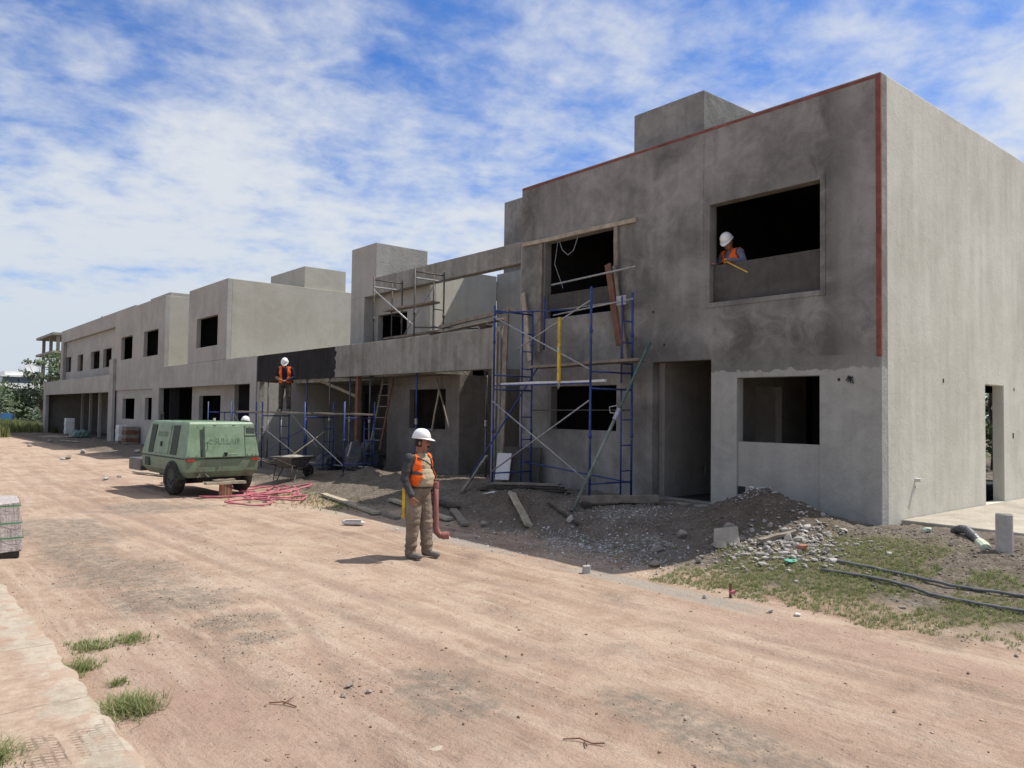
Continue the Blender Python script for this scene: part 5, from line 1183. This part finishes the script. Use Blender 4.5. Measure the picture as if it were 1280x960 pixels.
mb = MB(); mb.tube(pp, rr2, 12); mb.build('duct', M['grey_prop'], t_, smooth=False)
mb = MB(); mb.tube([pp[-1], (10.78, 3.66, .45), (10.66, 3.6, .44)], [.062, .07, .066], 12); mb.build('sleeve', M['clear_plastic'], t_)
def crumple(name, label, c, s, mat, cat, seed, flat=.45):
    v = rock_verts(ICO2, 1, seed); r_ = np.random.default_rng(seed); v = v * (1 + r_.uniform(-.22, .22, (len(v), 1))); v = v * s * (1.3, .8, flat) + (c[0], c[1], G(*c) + s * flat * .5)
    m_ = MB(); m_.add(v.tolist(), ICO2[1]); return tag(m_.build(name, M[mat]), label, cat)
crumple('plastic_bottle', 'crushed pale plastic bottle in front of the slab corner', (11.15, 4.5), .12, 'clear_plastic', 'bottle', 5)
crumple('plastic_bag', 'torn green plastic scrap at the foot of the rubble band', (8.99, 5.25), .085, 'green_plastic', 'plastic bag', 6, .35)
crumple('plastic_bag', 'dark green plastic scrap in the shade behind the gravel heap', (10.7, 8.0), .085, 'green_plastic', 'plastic bag', 9, .4)
crumple('paper_scrap', 'pale flat paper scrap on the road close to the camera', (2.74, 3.95), .05, 'wood_pale', 'paper', 11, .12)
crumple('paper_scrap', 'white crumpled scrap on the dirt at the edge of the grass', (7.42, 4.25), .05, 'bag', 'paper', 12, .5)
crumple('paper_scrap', 'whitish sheet scrap among the planks behind the tall scaffold mound', (9.55, 12.0), .16, 'bag', 'paper', 13, .25)
t_ = thing('cement_bag', 'white folded sack lying at the road edge left of the man', 'sack', (6.76, 12.45, 0)); zb = G(6.76, 12.45)
mb = MB(); rg = []
for i in range(9):
    f_ = -1 + i / 4; ring = []
    for k in range(14):
        a = 2 * math.pi * k / 14; q = (1 - abs(f_) ** 6 * .6); ring.append((6.76 + f_ * .155 - .05 * math.sin(a) * .2 + .085 * math.cos(a) * q * .5, 12.45 - f_ * .125 + .085 * math.cos(a) * q * .6, zb + .052 + .05 * math.sin(a) * q * (1 + .12 * math.sin(i * 2.1))))
    rg.append(ring)
mb.rings(rg); mb.build('sack', M['bag'], t_, smooth=True)
mb = MB(); mb.bar((6.63, 12.50, zb + .105), (6.86, 12.32, zb + .105), .05, .004); mb.build('fold', M['bag'], t_)
t_ = thing('concrete_block', 'small white concrete cube standing on the gutter at the road edge', 'block', (7.18, 7.07, 0)); zb = G(7.18, 7.07)
mb = MB(); mb.hexa([(7.10, 7.03, zb - .02), (7.19, 6.98, zb - .02), (7.25, 7.06, zb - .02), (7.16, 7.11, zb - .02)], [(7.105, 7.03, zb + .10), (7.19, 6.985, zb + .105), (7.245, 7.06, zb + .10), (7.16, 7.105, zb + .095)]); mb.build('cube', M['pvc'], t_, bevel=.012)
mb = MB(); mb.tube([(7.175, 7.045, zb + .08), (7.178, 7.046, zb + .15)], .006, 5); mb.build('wire', M['rust_pipe'], t_)
t_ = thing('broken_slab', 'pale broken concrete slab propped up at the foot of the gravel heap', 'slab', (9.05, 6.22, .3)); zb = G(9.05, 6.2)
mb = MB(); mb.hexa([(8.90, 6.34, zb - .03), (9.12, 6.06, zb - .03), (9.22, 6.13, zb - .03), (9.0, 6.41, zb - .03)], [(9.04, 6.43, zb + .19), (9.22, 6.17, zb + .24), (9.27, 6.21, zb + .24), (9.09, 6.47, zb + .19)]); mb.build('slab', M['slab_top'], t_, bevel=.012)
mb = MB(); mb.hexa([(8.86, 6.28, zb - .03), (8.95, 6.16, zb - .03), (9.0, 6.2, zb - .03), (8.91, 6.32, zb - .03)], [(8.9, 6.3, zb + .07), (8.97, 6.2, zb + .06), (9.01, 6.23, zb + .06), (8.94, 6.33, zb + .07)]); mb.build('chip', M['slab_top'], t_, bevel=.008)
t_ = thing('survey_stake', 'small reddish stake with a pink rag at the end of the gutter', 'stake', (7.55, 5.15, 0)); zb = G(7.55, 5.15)
mb = MB(); mb.bar((7.55, 5.15, zb - .05), (7.56, 5.15, zb + .16), .022, .022); mb.build('peg', M['wood_red'], t_); mb = MB(); mb.bar((7.535, 5.14, zb + .06), (7.585, 5.12, zb + .07), .05, .03); mb.build('rag', M['pink'], t_)
for lb, P in (('forked dry twig lying on the road close to the camera', [[(3.45, 3.58), (3.52, 3.50), (3.55, 3.42), (3.60, 3.36)], [(3.53, 3.47), (3.48, 3.40)]]), ('thin dry twig on the road left of the lumps', [[(2.25, 5.3), (2.32, 5.22), (2.36, 5.1)], [(2.32, 5.22), (2.4, 5.24)]])):
    mb = MB()
    for pl in P: mb.tube([(x, y, G(x, y) + .008 + .012 * (i % 2)) for i, (x, y) in enumerate(pl)], .005, 5)
    tag(mb.build('twig', M['wood_red']), lb, 'twig')

# pallet of pavers at the left edge
pl_ = thing('paver_pallet', 'shrink-wrapped pallet of pinkish pavers with green straps at the left edge', 'pallet', (1.25, 12.9, 0), R(-6), world=False)
for k in range(3):
    m_ = MB(); m_.box(-.50, .50, -.52 + k * .44, -.40 + k * .44, .0, .10); m_.build('bearer', M['wood_dark'], pl_)
m_ = MB(); m_.box(-.52, .52, -.55, .55, .10, .125); m_.build('deck', M['wood_grey'], pl_)
for j in range(5):
    for i in range(2):
        m_ = MB()
        for q in range(5):
            for s_ in range(2):
                m_.box(-.47 + i * .472 + q * .0944, -.47 + i * .472 + q * .0944 + .09, -.50 + s_ * .505, -.50 + s_ * .505 + .50, .13 + j * .14, .13 + j * .14 + .134)
        m_.build('paver_layer', M['paver'], pl_)
t = NT('film_over_pavers')
ob = t.node('ShaderNodeSeparateXYZ'); t.link(t.coord(True), ob.inputs[0])
wr = t.noise(3.0, 6, .65, t.scaled((5, 5, .9), True), 1.2); cr = t.noise(16, 5, .7, obj=True, dist=1.)
lay = t.math('PINGPONG', t.math('ADD', ob.outputs[2], .008), .07); colm = t.math('PINGPONG', t.math('ADD', ob.outputs[0], ob.outputs[1]), .047)
c = t.ramp(wr, [(.32, (.33, .27, .245)), (.52, (.44, .38, .35)), (.70, (.60, .56, .53))])
c = t.mix(t.ramp(lay, [(.003, .5), (.010, 0.)]), c, (.20, .15, .13)); c = t.mix(t.ramp(colm, [(.003, .45), (.008, 0.)]), c, (.24, .18, .16))
c = t.mix(t.ramp(cr, [(.56, 0.), (.66, .7)]), c, (.68, .66, .64))
M['film'] = t.finish(c, .32, t.math('ADD', wr, cr), .012, 1., 0., .5)
def wrap_ring(hx, hy, z, s_):
    pts = []
    for k in range(40):
        a = 2 * math.pi * k / 40; q = 1 / max(abs(math.cos(a)), abs(math.sin(a))) * (1 - .03 * max(0, abs(math.sin(2 * a)) - .8) * 5)
        w_ = 1 + .025 * (fbm(np.array([k * .7]), np.array([z * 6.]), s_)[0] - .5)
        pts.append((hx * q * math.cos(a) * w_, hy * q * math.sin(a) * w_, z + .012 * math.sin(k * 1.3)))
    return pts
m_ = MB(); m_.rings([wrap_ring(.555 - .065 * f_, .575 - .06 * f_, .11 + .745 * f_, 3) for f_ in np.linspace(0, 1, 9)] + [wrap_ring(.45, .47, .872, 4)])
m_.build('wrap', M['film'], pl_)
for z in (.30, .53, .80):
    f_ = (z - .11) / .745; m_ = MB(); hx, hy = .555 - .065 * f_ + .006, .575 - .06 * f_ + .006
    m_.rings([[(x * hx, y * hy, z + dz + .01 * x) for x, y in ((-1, -1), (1, -1), (1, 1), (-1, 1))] for dz in (0, .022)], False); m_.build('strap', M['strap'], pl_)
pl_.scale = (.96, 1, .85)
# wrapped block pallets by the fourth house
def wrapped(name, label, x, y, w, d, h, n, group, mts=('bag', 'white_paint')):
    z = G(x, y) + .02; t_ = thing(name, label, 'pallet', (x, y, z), R(random.uniform(-6, 6)), group, world=False)
    m_ = MB(); m_.box(-w / 2, w / 2, -d / 2, d / 2, 0, .12); m_.build('pallet_base', M['wood_grey'], t_)
    for k in range(n):
        hh = (h - .12) / n; m_ = MB(); m_.box(-w / 2 + .02 * (k % 2), w / 2 - .015, -d / 2, d / 2 - .02 * (k % 2), .121 + k * hh, .12 + (k + 1) * hh - .006); m_.build('block_layer', M[mts[k % 2]], t_, bevel=.01)
wrapped('block_pallet', 'white wrapped block pallet standing by the fourth house', 11.0, 46.9, .5, .55, 1.0, 4, 'pallets by the far houses')
wrapped('block_pallet', 'red brick pallet right of the white wrapped one by the fourth house', 11.15, 45.6, .7, .8, .95, 4, 'pallets by the far houses', ('wood_red', 'wood_grey'))
wrapped('block_pallet', 'white block pallet standing in the carport of the farthest house', 11.6, 64.5, .6, .7, 1.25, 4, 'pallets by the far houses')
for i, (x, y, a, L_, lb) in enumerate(((10.6, 57.5, .4, 3.0, 'top board of the loose board pile before the farthest carport'), (10.2, 57.0, .55, 2.6, 'middle board of the loose board pile before the farthest carport'), (10.0, 58.2, .3, 2.8, 'lowest board of the loose board pile before the farthest carport'), (10.9, 53.6, 1.2, 2.0, 'board leaning at the right pier of the farthest carport'), (9.5, 50.2, .2, 2.4, 'board lying in the shade before the fourth house'), (6.2, 34.5, -.2, 1.6, 'short pale board at the sunny edge behind the compressor'), (6.9, 24.2, .2, 1.9, 'board lying on the sand heap behind the compressor'))):
    gb(lb, (x, y), (x - L_ * math.sin(a), y + L_ * math.cos(a)), .16, .05, ('wood_pale', 'wood_grey')[i % 2], .03 + .05 * (i == 0))
bundle('plastic_sheet', 'dull green sheet heap on the ground in the farthest carport', (11.2, 58.5, G(11.2, 58.5)), (.6, .9), .55, 'green_pipe', 'sheet', 12)
for i, (x, y, s_, lb) in enumerate(((6.0, 34.4, .16, 'dark lump on the sunny road edge far left'), (6.7, 47, .22, 'pale lump by the road before the fourth house'), (7.6, 39, .2, 'pale lump in the house shade behind the compressor'), (8.4, 52, .25, 'dark lump in the shade before the farthest house'), (9.2, 36.4, .22, 'earth lump on the bank before the third house'), (12.6, 82, .9, 'pale rubble heap at the foot of the sparse tree'), (5.1, 23.2, .12, 'reddish clod on the sand heap behind the drawbar'), (5.6, 24, .14, 'sand-coloured clod behind the compressor wheel'))):
    rock(x, y, s_, lb, i, None, .3, group='lumps along the far verge')

# ------------------------------------------------------------------ green tow-behind compressor
t = NT('green_machine_paint')
n1_ = t.noise(3.2, 5, .6, obj=True); n2_ = t.noise(11, 6, .7, obj=True)
c = t.ramp(n1_, [(.35, (.15, .225, .145)), (.55, (.20, .285, .19)), (.7, (.25, .33, .235))])
c = t.mix(t.ramp(n2_, [(.56, 0.), (.68, .7)]), c, (.13, .155, .10))
ob = t.node('ShaderNodeSeparateXYZ'); t.link(t.coord(True), ob.inputs[0])
grime = t.math('ADD', t.math('MULTIPLY', t.math('SUBTRACT', .88, ob.outputs[2]), 1.6), t.math('MULTIPLY', t.math('SUBTRACT', n1_, .5), 2.6), clamp=True)
c = t.mix(t.math('MULTIPLY', grime, .85), c, (.085, .075, .052))
run = t.noise(2.0, 4, .7, t.scaled((9, 9, .8), True))
c = t.mix(t.ramp(run, [(.55, 0.), (.72, .55)]), c, (.30, .33, .26))
c = t.mix(t.ramp(t.noise(30, 4, .7, obj=True), [(.66, 0.), (.72, .8)]), c, (.10, .055, .035))
M['green_paint'] = t.finish(c, .5, n2_, .004, 1., 0., .4)
M['green_dark'] = simple('dark_green_louvre', (.042, .06, .045), .7, .35, 14, obj=True)
M['letter_green'] = simple('faded_green_lettering', (.10, .165, .105), .6, .45, 16, 0, 0, .3, (.19, .27, .18), obj=True)
GPNT = M['green_paint']
CP = thing('air_compressor', 'old green towable air compressor on two wheels parked on the road edge', 'compressor', (6.38, 18.55, .04), R(4), world=False)
Wd, Ln = .94, 3.35          # half width, length; rear face at y = -.45
yr, yf = -.50, 2.30
def quadring(w0, w1, ya, yb, z): return [(-w0, ya, z), (w0, ya, z), (w1, yb, z), (-w1, yb, z)]
mb = MB(); mb.rings([quadring(.87, .87, yr, yf, .86), quadring(.865, .865, yr - .01, yf + .01, .90), quadring(.765, .735, yr + .10, yf - .22, 1.64), quadring(.73, .70, yr + .15, yf - .30, 1.69)]); hood = mb.build('hood', GPNT, CP, bevel=.012)
mb = MB(); mb.rings([quadring(.76, .76, yr + .10, yf - .25, .42), quadring(.84, .84, yr + .02, yf - .02, .56), quadring(.87, .87, yr - .004, yf, .845)]); tubb = mb.build('lower_body', GPNT, CP, bevel=.012)
mb = MB(); mb.box(-.88, .88, yr - .012, yf + .008, .842, .864); mb.build('seam', M['green_dark'], CP)
# rear face: slope helper on the rear plane between z .90 and 1.66
def RP(x, z, d=0.): f_ = (z - .90) / .76; return (x, yr - .01 + .11 * f_ - d, z + d * .14)
def LP(y, z, d=0.): f_ = (z - .90) / .76; return (-(.865 - .11 * f_) - d, y, z + d * .18)
def slab4(fn, a0, a1, z0, z1, d0, d1, par, name, mat, bevel=.008, cut=0):
    m_ = MB(); b_ = [fn(a0, z0, d0), fn(a1, z0, d0), fn(a1 - cut, z1, d0), fn(a0, z1, d0)]; t_ = [fn(a0, z0, d1), fn(a1, z0, d1), fn(a1 - cut, z1, d1), fn(a0, z1, d1)]
    m_.hexa(b_, t_); return m_.build(name, mat, par, bevel=bevel)
door = slab4(RP, -.44, .50, .88, 1.60, -.01, .035, CP, 'rear_door', GPNT)
slab4(RP, -.535, -.465, .90, 1.52, -.01, .006, CP, 'vent_slot', M['green_dark'])
slab4(RP, .52, .80, 1.36, 1.375, -.01, .008, CP, 'panel_seam', M['green_dark'], 0)
slab4(RP, .515, .53, .88, 1.60, -.01, .004, CP, 'panel_seam', M['green_dark'], 0)
m_ = MB(); m_.box(.0, .07, yr - .075, yr - .03, .965, .99); m_.box(.012, .06, yr - .07, yr - .03, .91, .963); m_.build('latch', M['black'], door)
for x in (-.2, .25):
    m_ = MB(); m_.tube([RP(x - .03, 1.61, .03), RP(x + .03, 1.61, .03)], .012, 6); m_.build('hinge', M['rust_pipe'], door)
for x in (-.80, -.62, .58, .70, .79):
    for z in (.93, 1.58):
        if abs(x) < .86 - .12 * (z - .9): m_ = MB(); m_.tube([RP(x * (1 - .1 * (z - .9)), z, -.002), RP(x * (1 - .1 * (z - .9)), z, .010)], .010, 6); m_.build('bolt', M['rust_pipe'], CP)
slab4(RP, .56, .78, 1.42, 1.56, -.01, .004, CP, 'air_grille', M['green_dark'])
slab4(RP, .08, .32, .925, .95, -.01, .042, door, 'lower_rib', GPNT)
m_ = MB(); m_.tube([RP(-.40, 1.05, .04), RP(-.40, 1.05, .085), RP(-.40, 1.22, .085), RP(-.40, 1.22, .04)], .009, 6); m_.build('grab_handle', M['rust_pipe'], door)
m_ = MB(); m_.tube([(-.55, yr + .02, .50), (-.55, yr - .05, .47), (-.62, yr - .06, .44)], .022, 7); m_.build('outlet_valve', M['rim'], CP)
m_ = MB(); m_.tube([(-.40, yr + .02, .50), (-.40, yr - .05, .47), (-.36, yr - .06, .44)], .022, 7); m_.build('outlet_valve', M['rim'], CP)
for y0 in (.3, 1.0, 1.7):
    m_ = MB(); m_.box(-.66, .66, y0, y0 + .02, 1.689, 1.70); m_.build('roof_rib', GPNT, CP)
# left side: door between two louvres
sd_ = slab4(LP, .58, 1.44, .93, 1.60, -.01, .022, CP, 'side_door', GPNT)
slab4(LP, .06, .46, .92, 1.60, -.01, .012, CP, 'louvre', M['green_dark']); slab4(LP, 1.54, 1.86, .92, 1.60, -.01, .012, CP, 'louvre', M['green_dark'])
m_ = MB(); m_.hexa([LP(.98, 1.09, .02), LP(1.06, 1.09, .02), LP(1.06, 1.2, .02), LP(.98, 1.2, .02)], [LP(.98, 1.09, .045), LP(1.06, 1.09, .045), LP(1.06, 1.2, .045), LP(.98, 1.2, .045)]); m_.build('latch', M['black'], sd_)
m_ = MB(); m_.box(-.845, -.68, yr - .03, yr - .005, .80, .85); m_.build('reflector', M['reflector'], CP); m_ = MB(); m_.box(.68, .85, yr - .03, yr - .005, .80, .85); m_.build('reflector', M['reflector'], CP)
m_ = MB(); m_.box(-.885, -.845, 1.75, 2.02, .60, .80); m_.build('lower_vent', M['green_dark'], CP)
# lettering
def text_mesh(body, size, name, par, place, mat):
    cu = bpy.data.curves.new(name, 'FONT'); cu.body = body; cu.size = size; cu.extrude = .0; cu.offset = size * .022; cu.align_x = 'CENTER'; cu.align_y = 'CENTER'; cu.space_character = 1.08
    o = bpy.data.objects.new(name, cu); COL.objects.link(o); bpy.context.view_layer.update()
    me = bpy.data.meshes.new_from_object(o.evaluated_get(bpy.context.evaluated_depsgraph_get())); bpy.data.objects.remove(o); bpy.data.curves.remove(cu)
    for v in me.vertices: v.co = place(v.co.x, v.co.y)
    me.materials.append(mat); o = bpy.data.objects.new(name, me); COL.objects.link(o); hang(o, par); return o
text_mesh('SULLAIR', .20, 'lettering', door, lambda x, y: Vector(RP(.09 + x * .80, 1.235 + y, .0385)), M['letter_green'])
m_ = MB(); n = 20; ro, ri = .055, .036
for k in range(n):
    a0, a1 = 2 * math.pi * k / n, 2 * math.pi * (k + 1) / n
    if 16 < k: continue
    m_.add([RP(-.30 + ro * math.cos(a0), 1.235 + ro * math.sin(a0), .0385), RP(-.30 + ro * math.cos(a1), 1.235 + ro * math.sin(a1), .0385), RP(-.30 + ri * math.cos(a1), 1.235 + ri * math.sin(a1), .0385), RP(-.30 + ri * math.cos(a0), 1.235 + ri * math.sin(a0), .0385)], [(0, 1, 2, 3)])
m_.build('emblem', M['letter_green'], door)
text_mesh('SULLAIR', .16, 'lettering', sd_, lambda x, y: Vector(LP(1.01 - x * 1.0, 1.37 + y, .0255)), M['letter_green'])
# chassis, axle, wheels, drawbar
m_ = MB(); m_.box(-.5, .5, yr + .2, yf - .2, .33, .42); m_.bar((-.70, .28, .37), (.70, .28, .37), .09, .09); m_.build('chassis', M['black'], CP)
def wheel(x, y, r_, w):
    m_ = MB(); n = 28; prof = ((-w * .42, r_ * .58), (-w * .5, r_ * .72), (-w * .5, r_ * .88), (-w * .38, r_ * .98), (0, r_), (w * .38, r_ * .98), (w * .5, r_ * .88), (w * .5, r_ * .72), (w * .42, r_ * .58))
    m_.rings([[(x + dx, y + q * math.cos(2 * math.pi * k / n), r_ + q * math.sin(2 * math.pi * k / n)) for k in range(n)] for dx, q in prof], False)
    W = m_.build('wheel', M['rubber'], CP, smooth=True); m_ = MB(); s_ = -1 if x < 0 else 1
    m_.rings([[(x + dx * s_, y + q * math.cos(2 * math.pi * k / n), r_ + q * math.sin(2 * math.pi * k / n)) for k in range(n)] for dx, q in ((-.02, r_ * .59), (w * .40, r_ * .60), (w * .40, r_ * .54), (w * .12, r_ * .48), (w * .16, r_ * .22), (w * .34, r_ * .18), (w * .34, .01))])
    m_.build('rim', M['rim'], W)
    for k in range(5):
        a = 2 * math.pi * k / 5; m_ = MB(); m_.tube([(x + s_ * w * .14, y + r_ * .35 * math.cos(a), r_ + r_ * .35 * math.sin(a)), (x + s_ * w * .24, y + r_ * .35 * math.cos(a), r_ + r_ * .35 * math.sin(a))], .014, 6); m_.build('wheel_nut', M['black'], W)
wheel(-.80, .28, .385, .25); wheel(.80, .28, .385, .25)
m_ = MB()
for k in range(10):
    a0, a1 = math.pi * k / 10, math.pi * (k + 1) / 10
    m_.add([(-.885, .28 + .42 * math.cos(a0), .37 + .42 * math.sin(a0)), (-.885, .28 + .42 * math.cos(a1), .37 + .42 * math.sin(a1)), (-.72, .28 + .42 * math.cos(a1), .37 + .42 * math.sin(a1)), (-.70, .28 + .42 * math.cos(a0), .37 + .42 * math.sin(a0))], [(0, 1, 2, 3)])
    m_.add([(-.889, .28, .37), (-.889, .28 + .42 * math.cos(a0), .37 + .42 * math.sin(a0)), (-.889, .28 + .42 * math.cos(a1), .37 + .42 * math.sin(a1))], [(0, 1, 2)])
m_.build('wheel_arch', M['green_dark'], CP)
m_ = MB(); m_.bar((-.35, yf - .3, .42), (0, yf + 1.0, .42), .09, .08); m_.bar((.35, yf - .3, .42), (0, yf + 1.0, .42), .09, .08); m_.build('drawbar', M['rust_pipe'], CP)
m_ = MB(); m_.box(-.86, .0, yf + .10, yf + .95, .42, .72); m_.build('tool_box', M['grey_prop'], CP, bevel=.015)
m_ = MB(); m_.tube([(0, yf + .85, .02), (0, yf + .85, .85)], .028, 8); m_.box(-.08, .08, yf + .77, yf + .93, .0, .02); m_.tube([(0, yf + .85, .85), (-.14, yf + .85, .95)], .012, 6); m_.build('jack_stand', M['rust_pipe'], CP)
m_ = MB(); m_.tube([(0, yf + .9, .42), (0, yf + 1.18, .44)], .035, 8); m_.rings([[(.06 * math.cos(k * .524), yf + 1.24 + .06 * math.sin(k * .524), z) for k in range(12)] for z in (.42, .46)]); m_.build('tow_eye', M['rust_pipe'], CP)
m_ = MB(); m_.tube([(-.55, 1.9, 1.70), (-.55, 1.9, 1.84)], .045, 10); m_.tube([(-.55, 1.9, 1.84), (-.58, 1.85, 1.88)], .05, 10); m_.build('exhaust', M['black'], CP)
m_ = MB(); m_.tube([(.1, .3, 1.70), (.1, .3, 1.77)], .03, 8); m_.build('filler_cap', M['bag'], CP)
m_ = MB(); m_.tube([(.02, .25, .50), (.02, -.1, .40), (.1, -.3, .38)], .03, 7); m_.box(-.45, -.05, .5, 1.5, .22, .40); m_.box(.15, .5, .4, 1.2, .2, .38); m_.build('underside_tank', M['black'], CP)
# brick pier and packing planks under the rear
def loc2(x, y): a = R(4); return (6.38 + x * math.cos(a) - y * math.sin(a), 18.55 + x * math.sin(a) + y * math.cos(a))
bx, by = loc2(.02, -.62); zb = G(bx, by) - .01
t_ = thing('brick_pier', 'orange hollow brick stood on end as a prop under the rear of the compressor', 'brick', (bx, by, zb), R(12), world=False)
m_ = MB(); m_.box(-.13, .13, -.07, .07, 0, .33); m_.build('block', M['brick'], t_, bevel=.008)
for x in (-.085, 0, .085):
    m_ = MB(); m_.box(x - .032, x + .032, -.0725, -.06, .02, .31); m_.build('cell', M['wood_red'], t_)
board('plank', 'lower packing plank resting on the brick under the compressor', (bx - .48, by - .04, zb + .362), (bx + .45, by + .02, zb + .362), .16, .06, 'wood_pale', group=GP)
board('plank', 'upper packing plank between the brick and the compressor body', (bx - .26, by + .06, zb + .415), (bx + .22, by + .10, zb + .415), .18, .04, 'wood_grey', group=GP)

# ------------------------------------------------------------------ sky, sun, camera
SUN = Vector((.57, -.215, 1.0)).normalized()
w = bpy.data.worlds.new('World'); scene.world = w; w.use_nodes = True
nt = w.node_tree; nd = nt.nodes; bg = nd['Background']
sky = nd.new('ShaderNodeTexSky'); sky.sky_type = 'NISHITA'; sky.sun_disc = False
sky.sun_elevation = math.asin(SUN.z); sky.sun_rotation = math.atan2(SUN.x, SUN.y)
sky.air_density = 1.0; sky.dust_density = .6; sky.ozone_density = 2.2; sky.altitude = 400
L = nt.links.new
def wm(op, a, b=0., c=None, clamp=False):
    m = nd.new('ShaderNodeMath'); m.operation = op; m.use_clamp = clamp
    for v, i in ((a, 0), (b, 1), (c, 2)):
        if v is None: continue
        if isinstance(v, (int, float)): m.inputs[i].default_value = v
        else: L(v, m.inputs[i])
    return m.outputs[0]
tc = nd.new('ShaderNodeTexCoord'); sp = nd.new('ShaderNodeSeparateXYZ'); L(tc.outputs['Generated'], sp.inputs[0])
den = wm('ADD', wm('MAXIMUM', sp.outputs[2], 0.0), .20)
cx = wm('DIVIDE', sp.outputs[0], den); cy = wm('DIVIDE', sp.outputs[1], den)
cb = nd.new('ShaderNodeCombineXYZ'); L(cx, cb.inputs[0]); L(cy, cb.inputs[1])
def wn(scale, detail, rough, sc=(1, 1, 1), rot=0, loc=(0, 0, 0), dist=0):
    mp = nd.new('ShaderNodeMapping'); L(cb.outputs[0], mp.inputs[0]); mp.inputs['Scale'].default_value = sc; mp.inputs['Rotation'].default_value = (0, 0, rot); mp.inputs['Location'].default_value = loc
    n = nd.new('ShaderNodeTexNoise'); L(mp.outputs[0], n.inputs['Vector']); n.inputs['Scale'].default_value = scale; n.inputs['Detail'].default_value = detail; n.inputs['Roughness'].default_value = rough; n.inputs['Distortion'].default_value = dist
    return n.outputs['Fac']
cover = wn(.8, 3, .5, (1, 1, 1), .3, (CLOUD_OFF[0], CLOUD_OFF[1], 0), .2)
puff = wn(6.0, 7, .6, (1, 1.0, 1), .5, (2.3, .4, 0), .25)
mid = wn(2.3, 6, .56, (1, 1.1, 1), .9, (5.3, 1.4, 0), .2)
fib = wn(13, 5, .6, (1, 1.1, 1), .2, (.7, 4.1, 0), .2)
f = wm('ADD', wm('MULTIPLY', cover, .55), wm('ADD', wm('MULTIPLY', puff, .46), wm('ADD', wm('MULTIPLY', mid, .46), wm('MULTIPLY', fib, .22))))
up = wm('MAXIMUM', sp.outputs[2], 0.)
haze = wm('POWER', wm('SUBTRACT', 1., wm('MULTIPLY', up, 1.7), None, True), 2.5)
f = wm('ADD', f, wm('ADD', wm('MULTIPLY', haze, .05), wm('SUBTRACT', wm('MULTIPLY', wm('SUBTRACT', .31, wm('MINIMUM', up, .52)), .85), wm('MULTIPLY', wm('MAXIMUM', wm('SUBTRACT', up, .52), 0.), -.9))))
mr = nd.new('ShaderNodeMapRange'); mr.interpolation_type = 'SMOOTHSTEP'; L(f, mr.inputs[0]); mr.inputs[1].default_value = CLOUD_RANGE[0]; mr.inputs[2].default_value = CLOUD_RANGE[1]; mr.inputs[3].default_value = .04; mr.inputs[4].default_value = .93
tint = nd.new('ShaderNodeMix'); tint.data_type = 'RGBA'; tint.blend_type = 'MULTIPLY'; tint.inputs[0].default_value = 1; L(sky.outputs[0], tint.inputs[6]); tint.inputs[7].default_value = (*SKY_TINT, 1)
cc = nd.new('ShaderNodeMix'); cc.data_type = 'RGBA'; L(haze, cc.inputs[0]); cc.inputs[6].default_value = (*CLOUD_HI, 1); cc.inputs[7].default_value = (*CLOUD_LO, 1)
mx = nd.new('ShaderNodeMix'); mx.data_type = 'RGBA'; L(mr.outputs[0], mx.inputs[0]); L(tint.outputs[2], mx.inputs[6]); L(cc.outputs[2], mx.inputs[7])
L(mx.outputs[2], bg.inputs[0]); bg.inputs[1].default_value = SKY_STRENGTH
sl_ = bpy.data.lights.new('sun', 'SUN'); sl_.energy = SUN_STRENGTH; sl_.angle = R(.5); sl_.color = (1, .945, .86)
so = bpy.data.objects.new('sun', sl_); COL.objects.link(so); so.rotation_euler = SUN.to_track_quat('Z', 'Y').to_euler(); so.location = (0, 0, 30)

cam = bpy.data.cameras.new('camera'); co = bpy.data.objects.new('camera', cam); COL.objects.link(co)
cam.sensor_fit = 'HORIZONTAL'; cam.sensor_width = 36; cam.lens = 967.2 / 1280 * 36; cam.clip_end = 3000; cam.clip_start = .05
yaw, pitch, roll = .6963, .0364, .0135
fw = Vector((math.sin(yaw) * math.cos(pitch), math.cos(yaw) * math.cos(pitch), math.sin(pitch)))
r0 = Vector((math.cos(yaw), -math.sin(yaw), 0)); u0 = r0.cross(fw)
rr_ = r0 * math.cos(roll) + u0 * math.sin(roll); uu_ = u0 * math.cos(roll) - r0 * math.sin(roll)
co.matrix_world = Matrix(((rr_.x, uu_.x, -fw.x, 0), (rr_.y, uu_.y, -fw.y, 0), (rr_.z, uu_.z, -fw.z, 2.05), (0, 0, 0, 1)))
scene.camera = co
vs = scene.view_settings; vs.view_transform = 'Standard'; vs.look = 'None'; vs.gamma = 1; vs.exposure = EXPOSURE; vs.use_curve_mapping = False
scene.cycles.max_bounces = 6; scene.cycles.diffuse_bounces = 3; scene.cycles.use_denoising = True
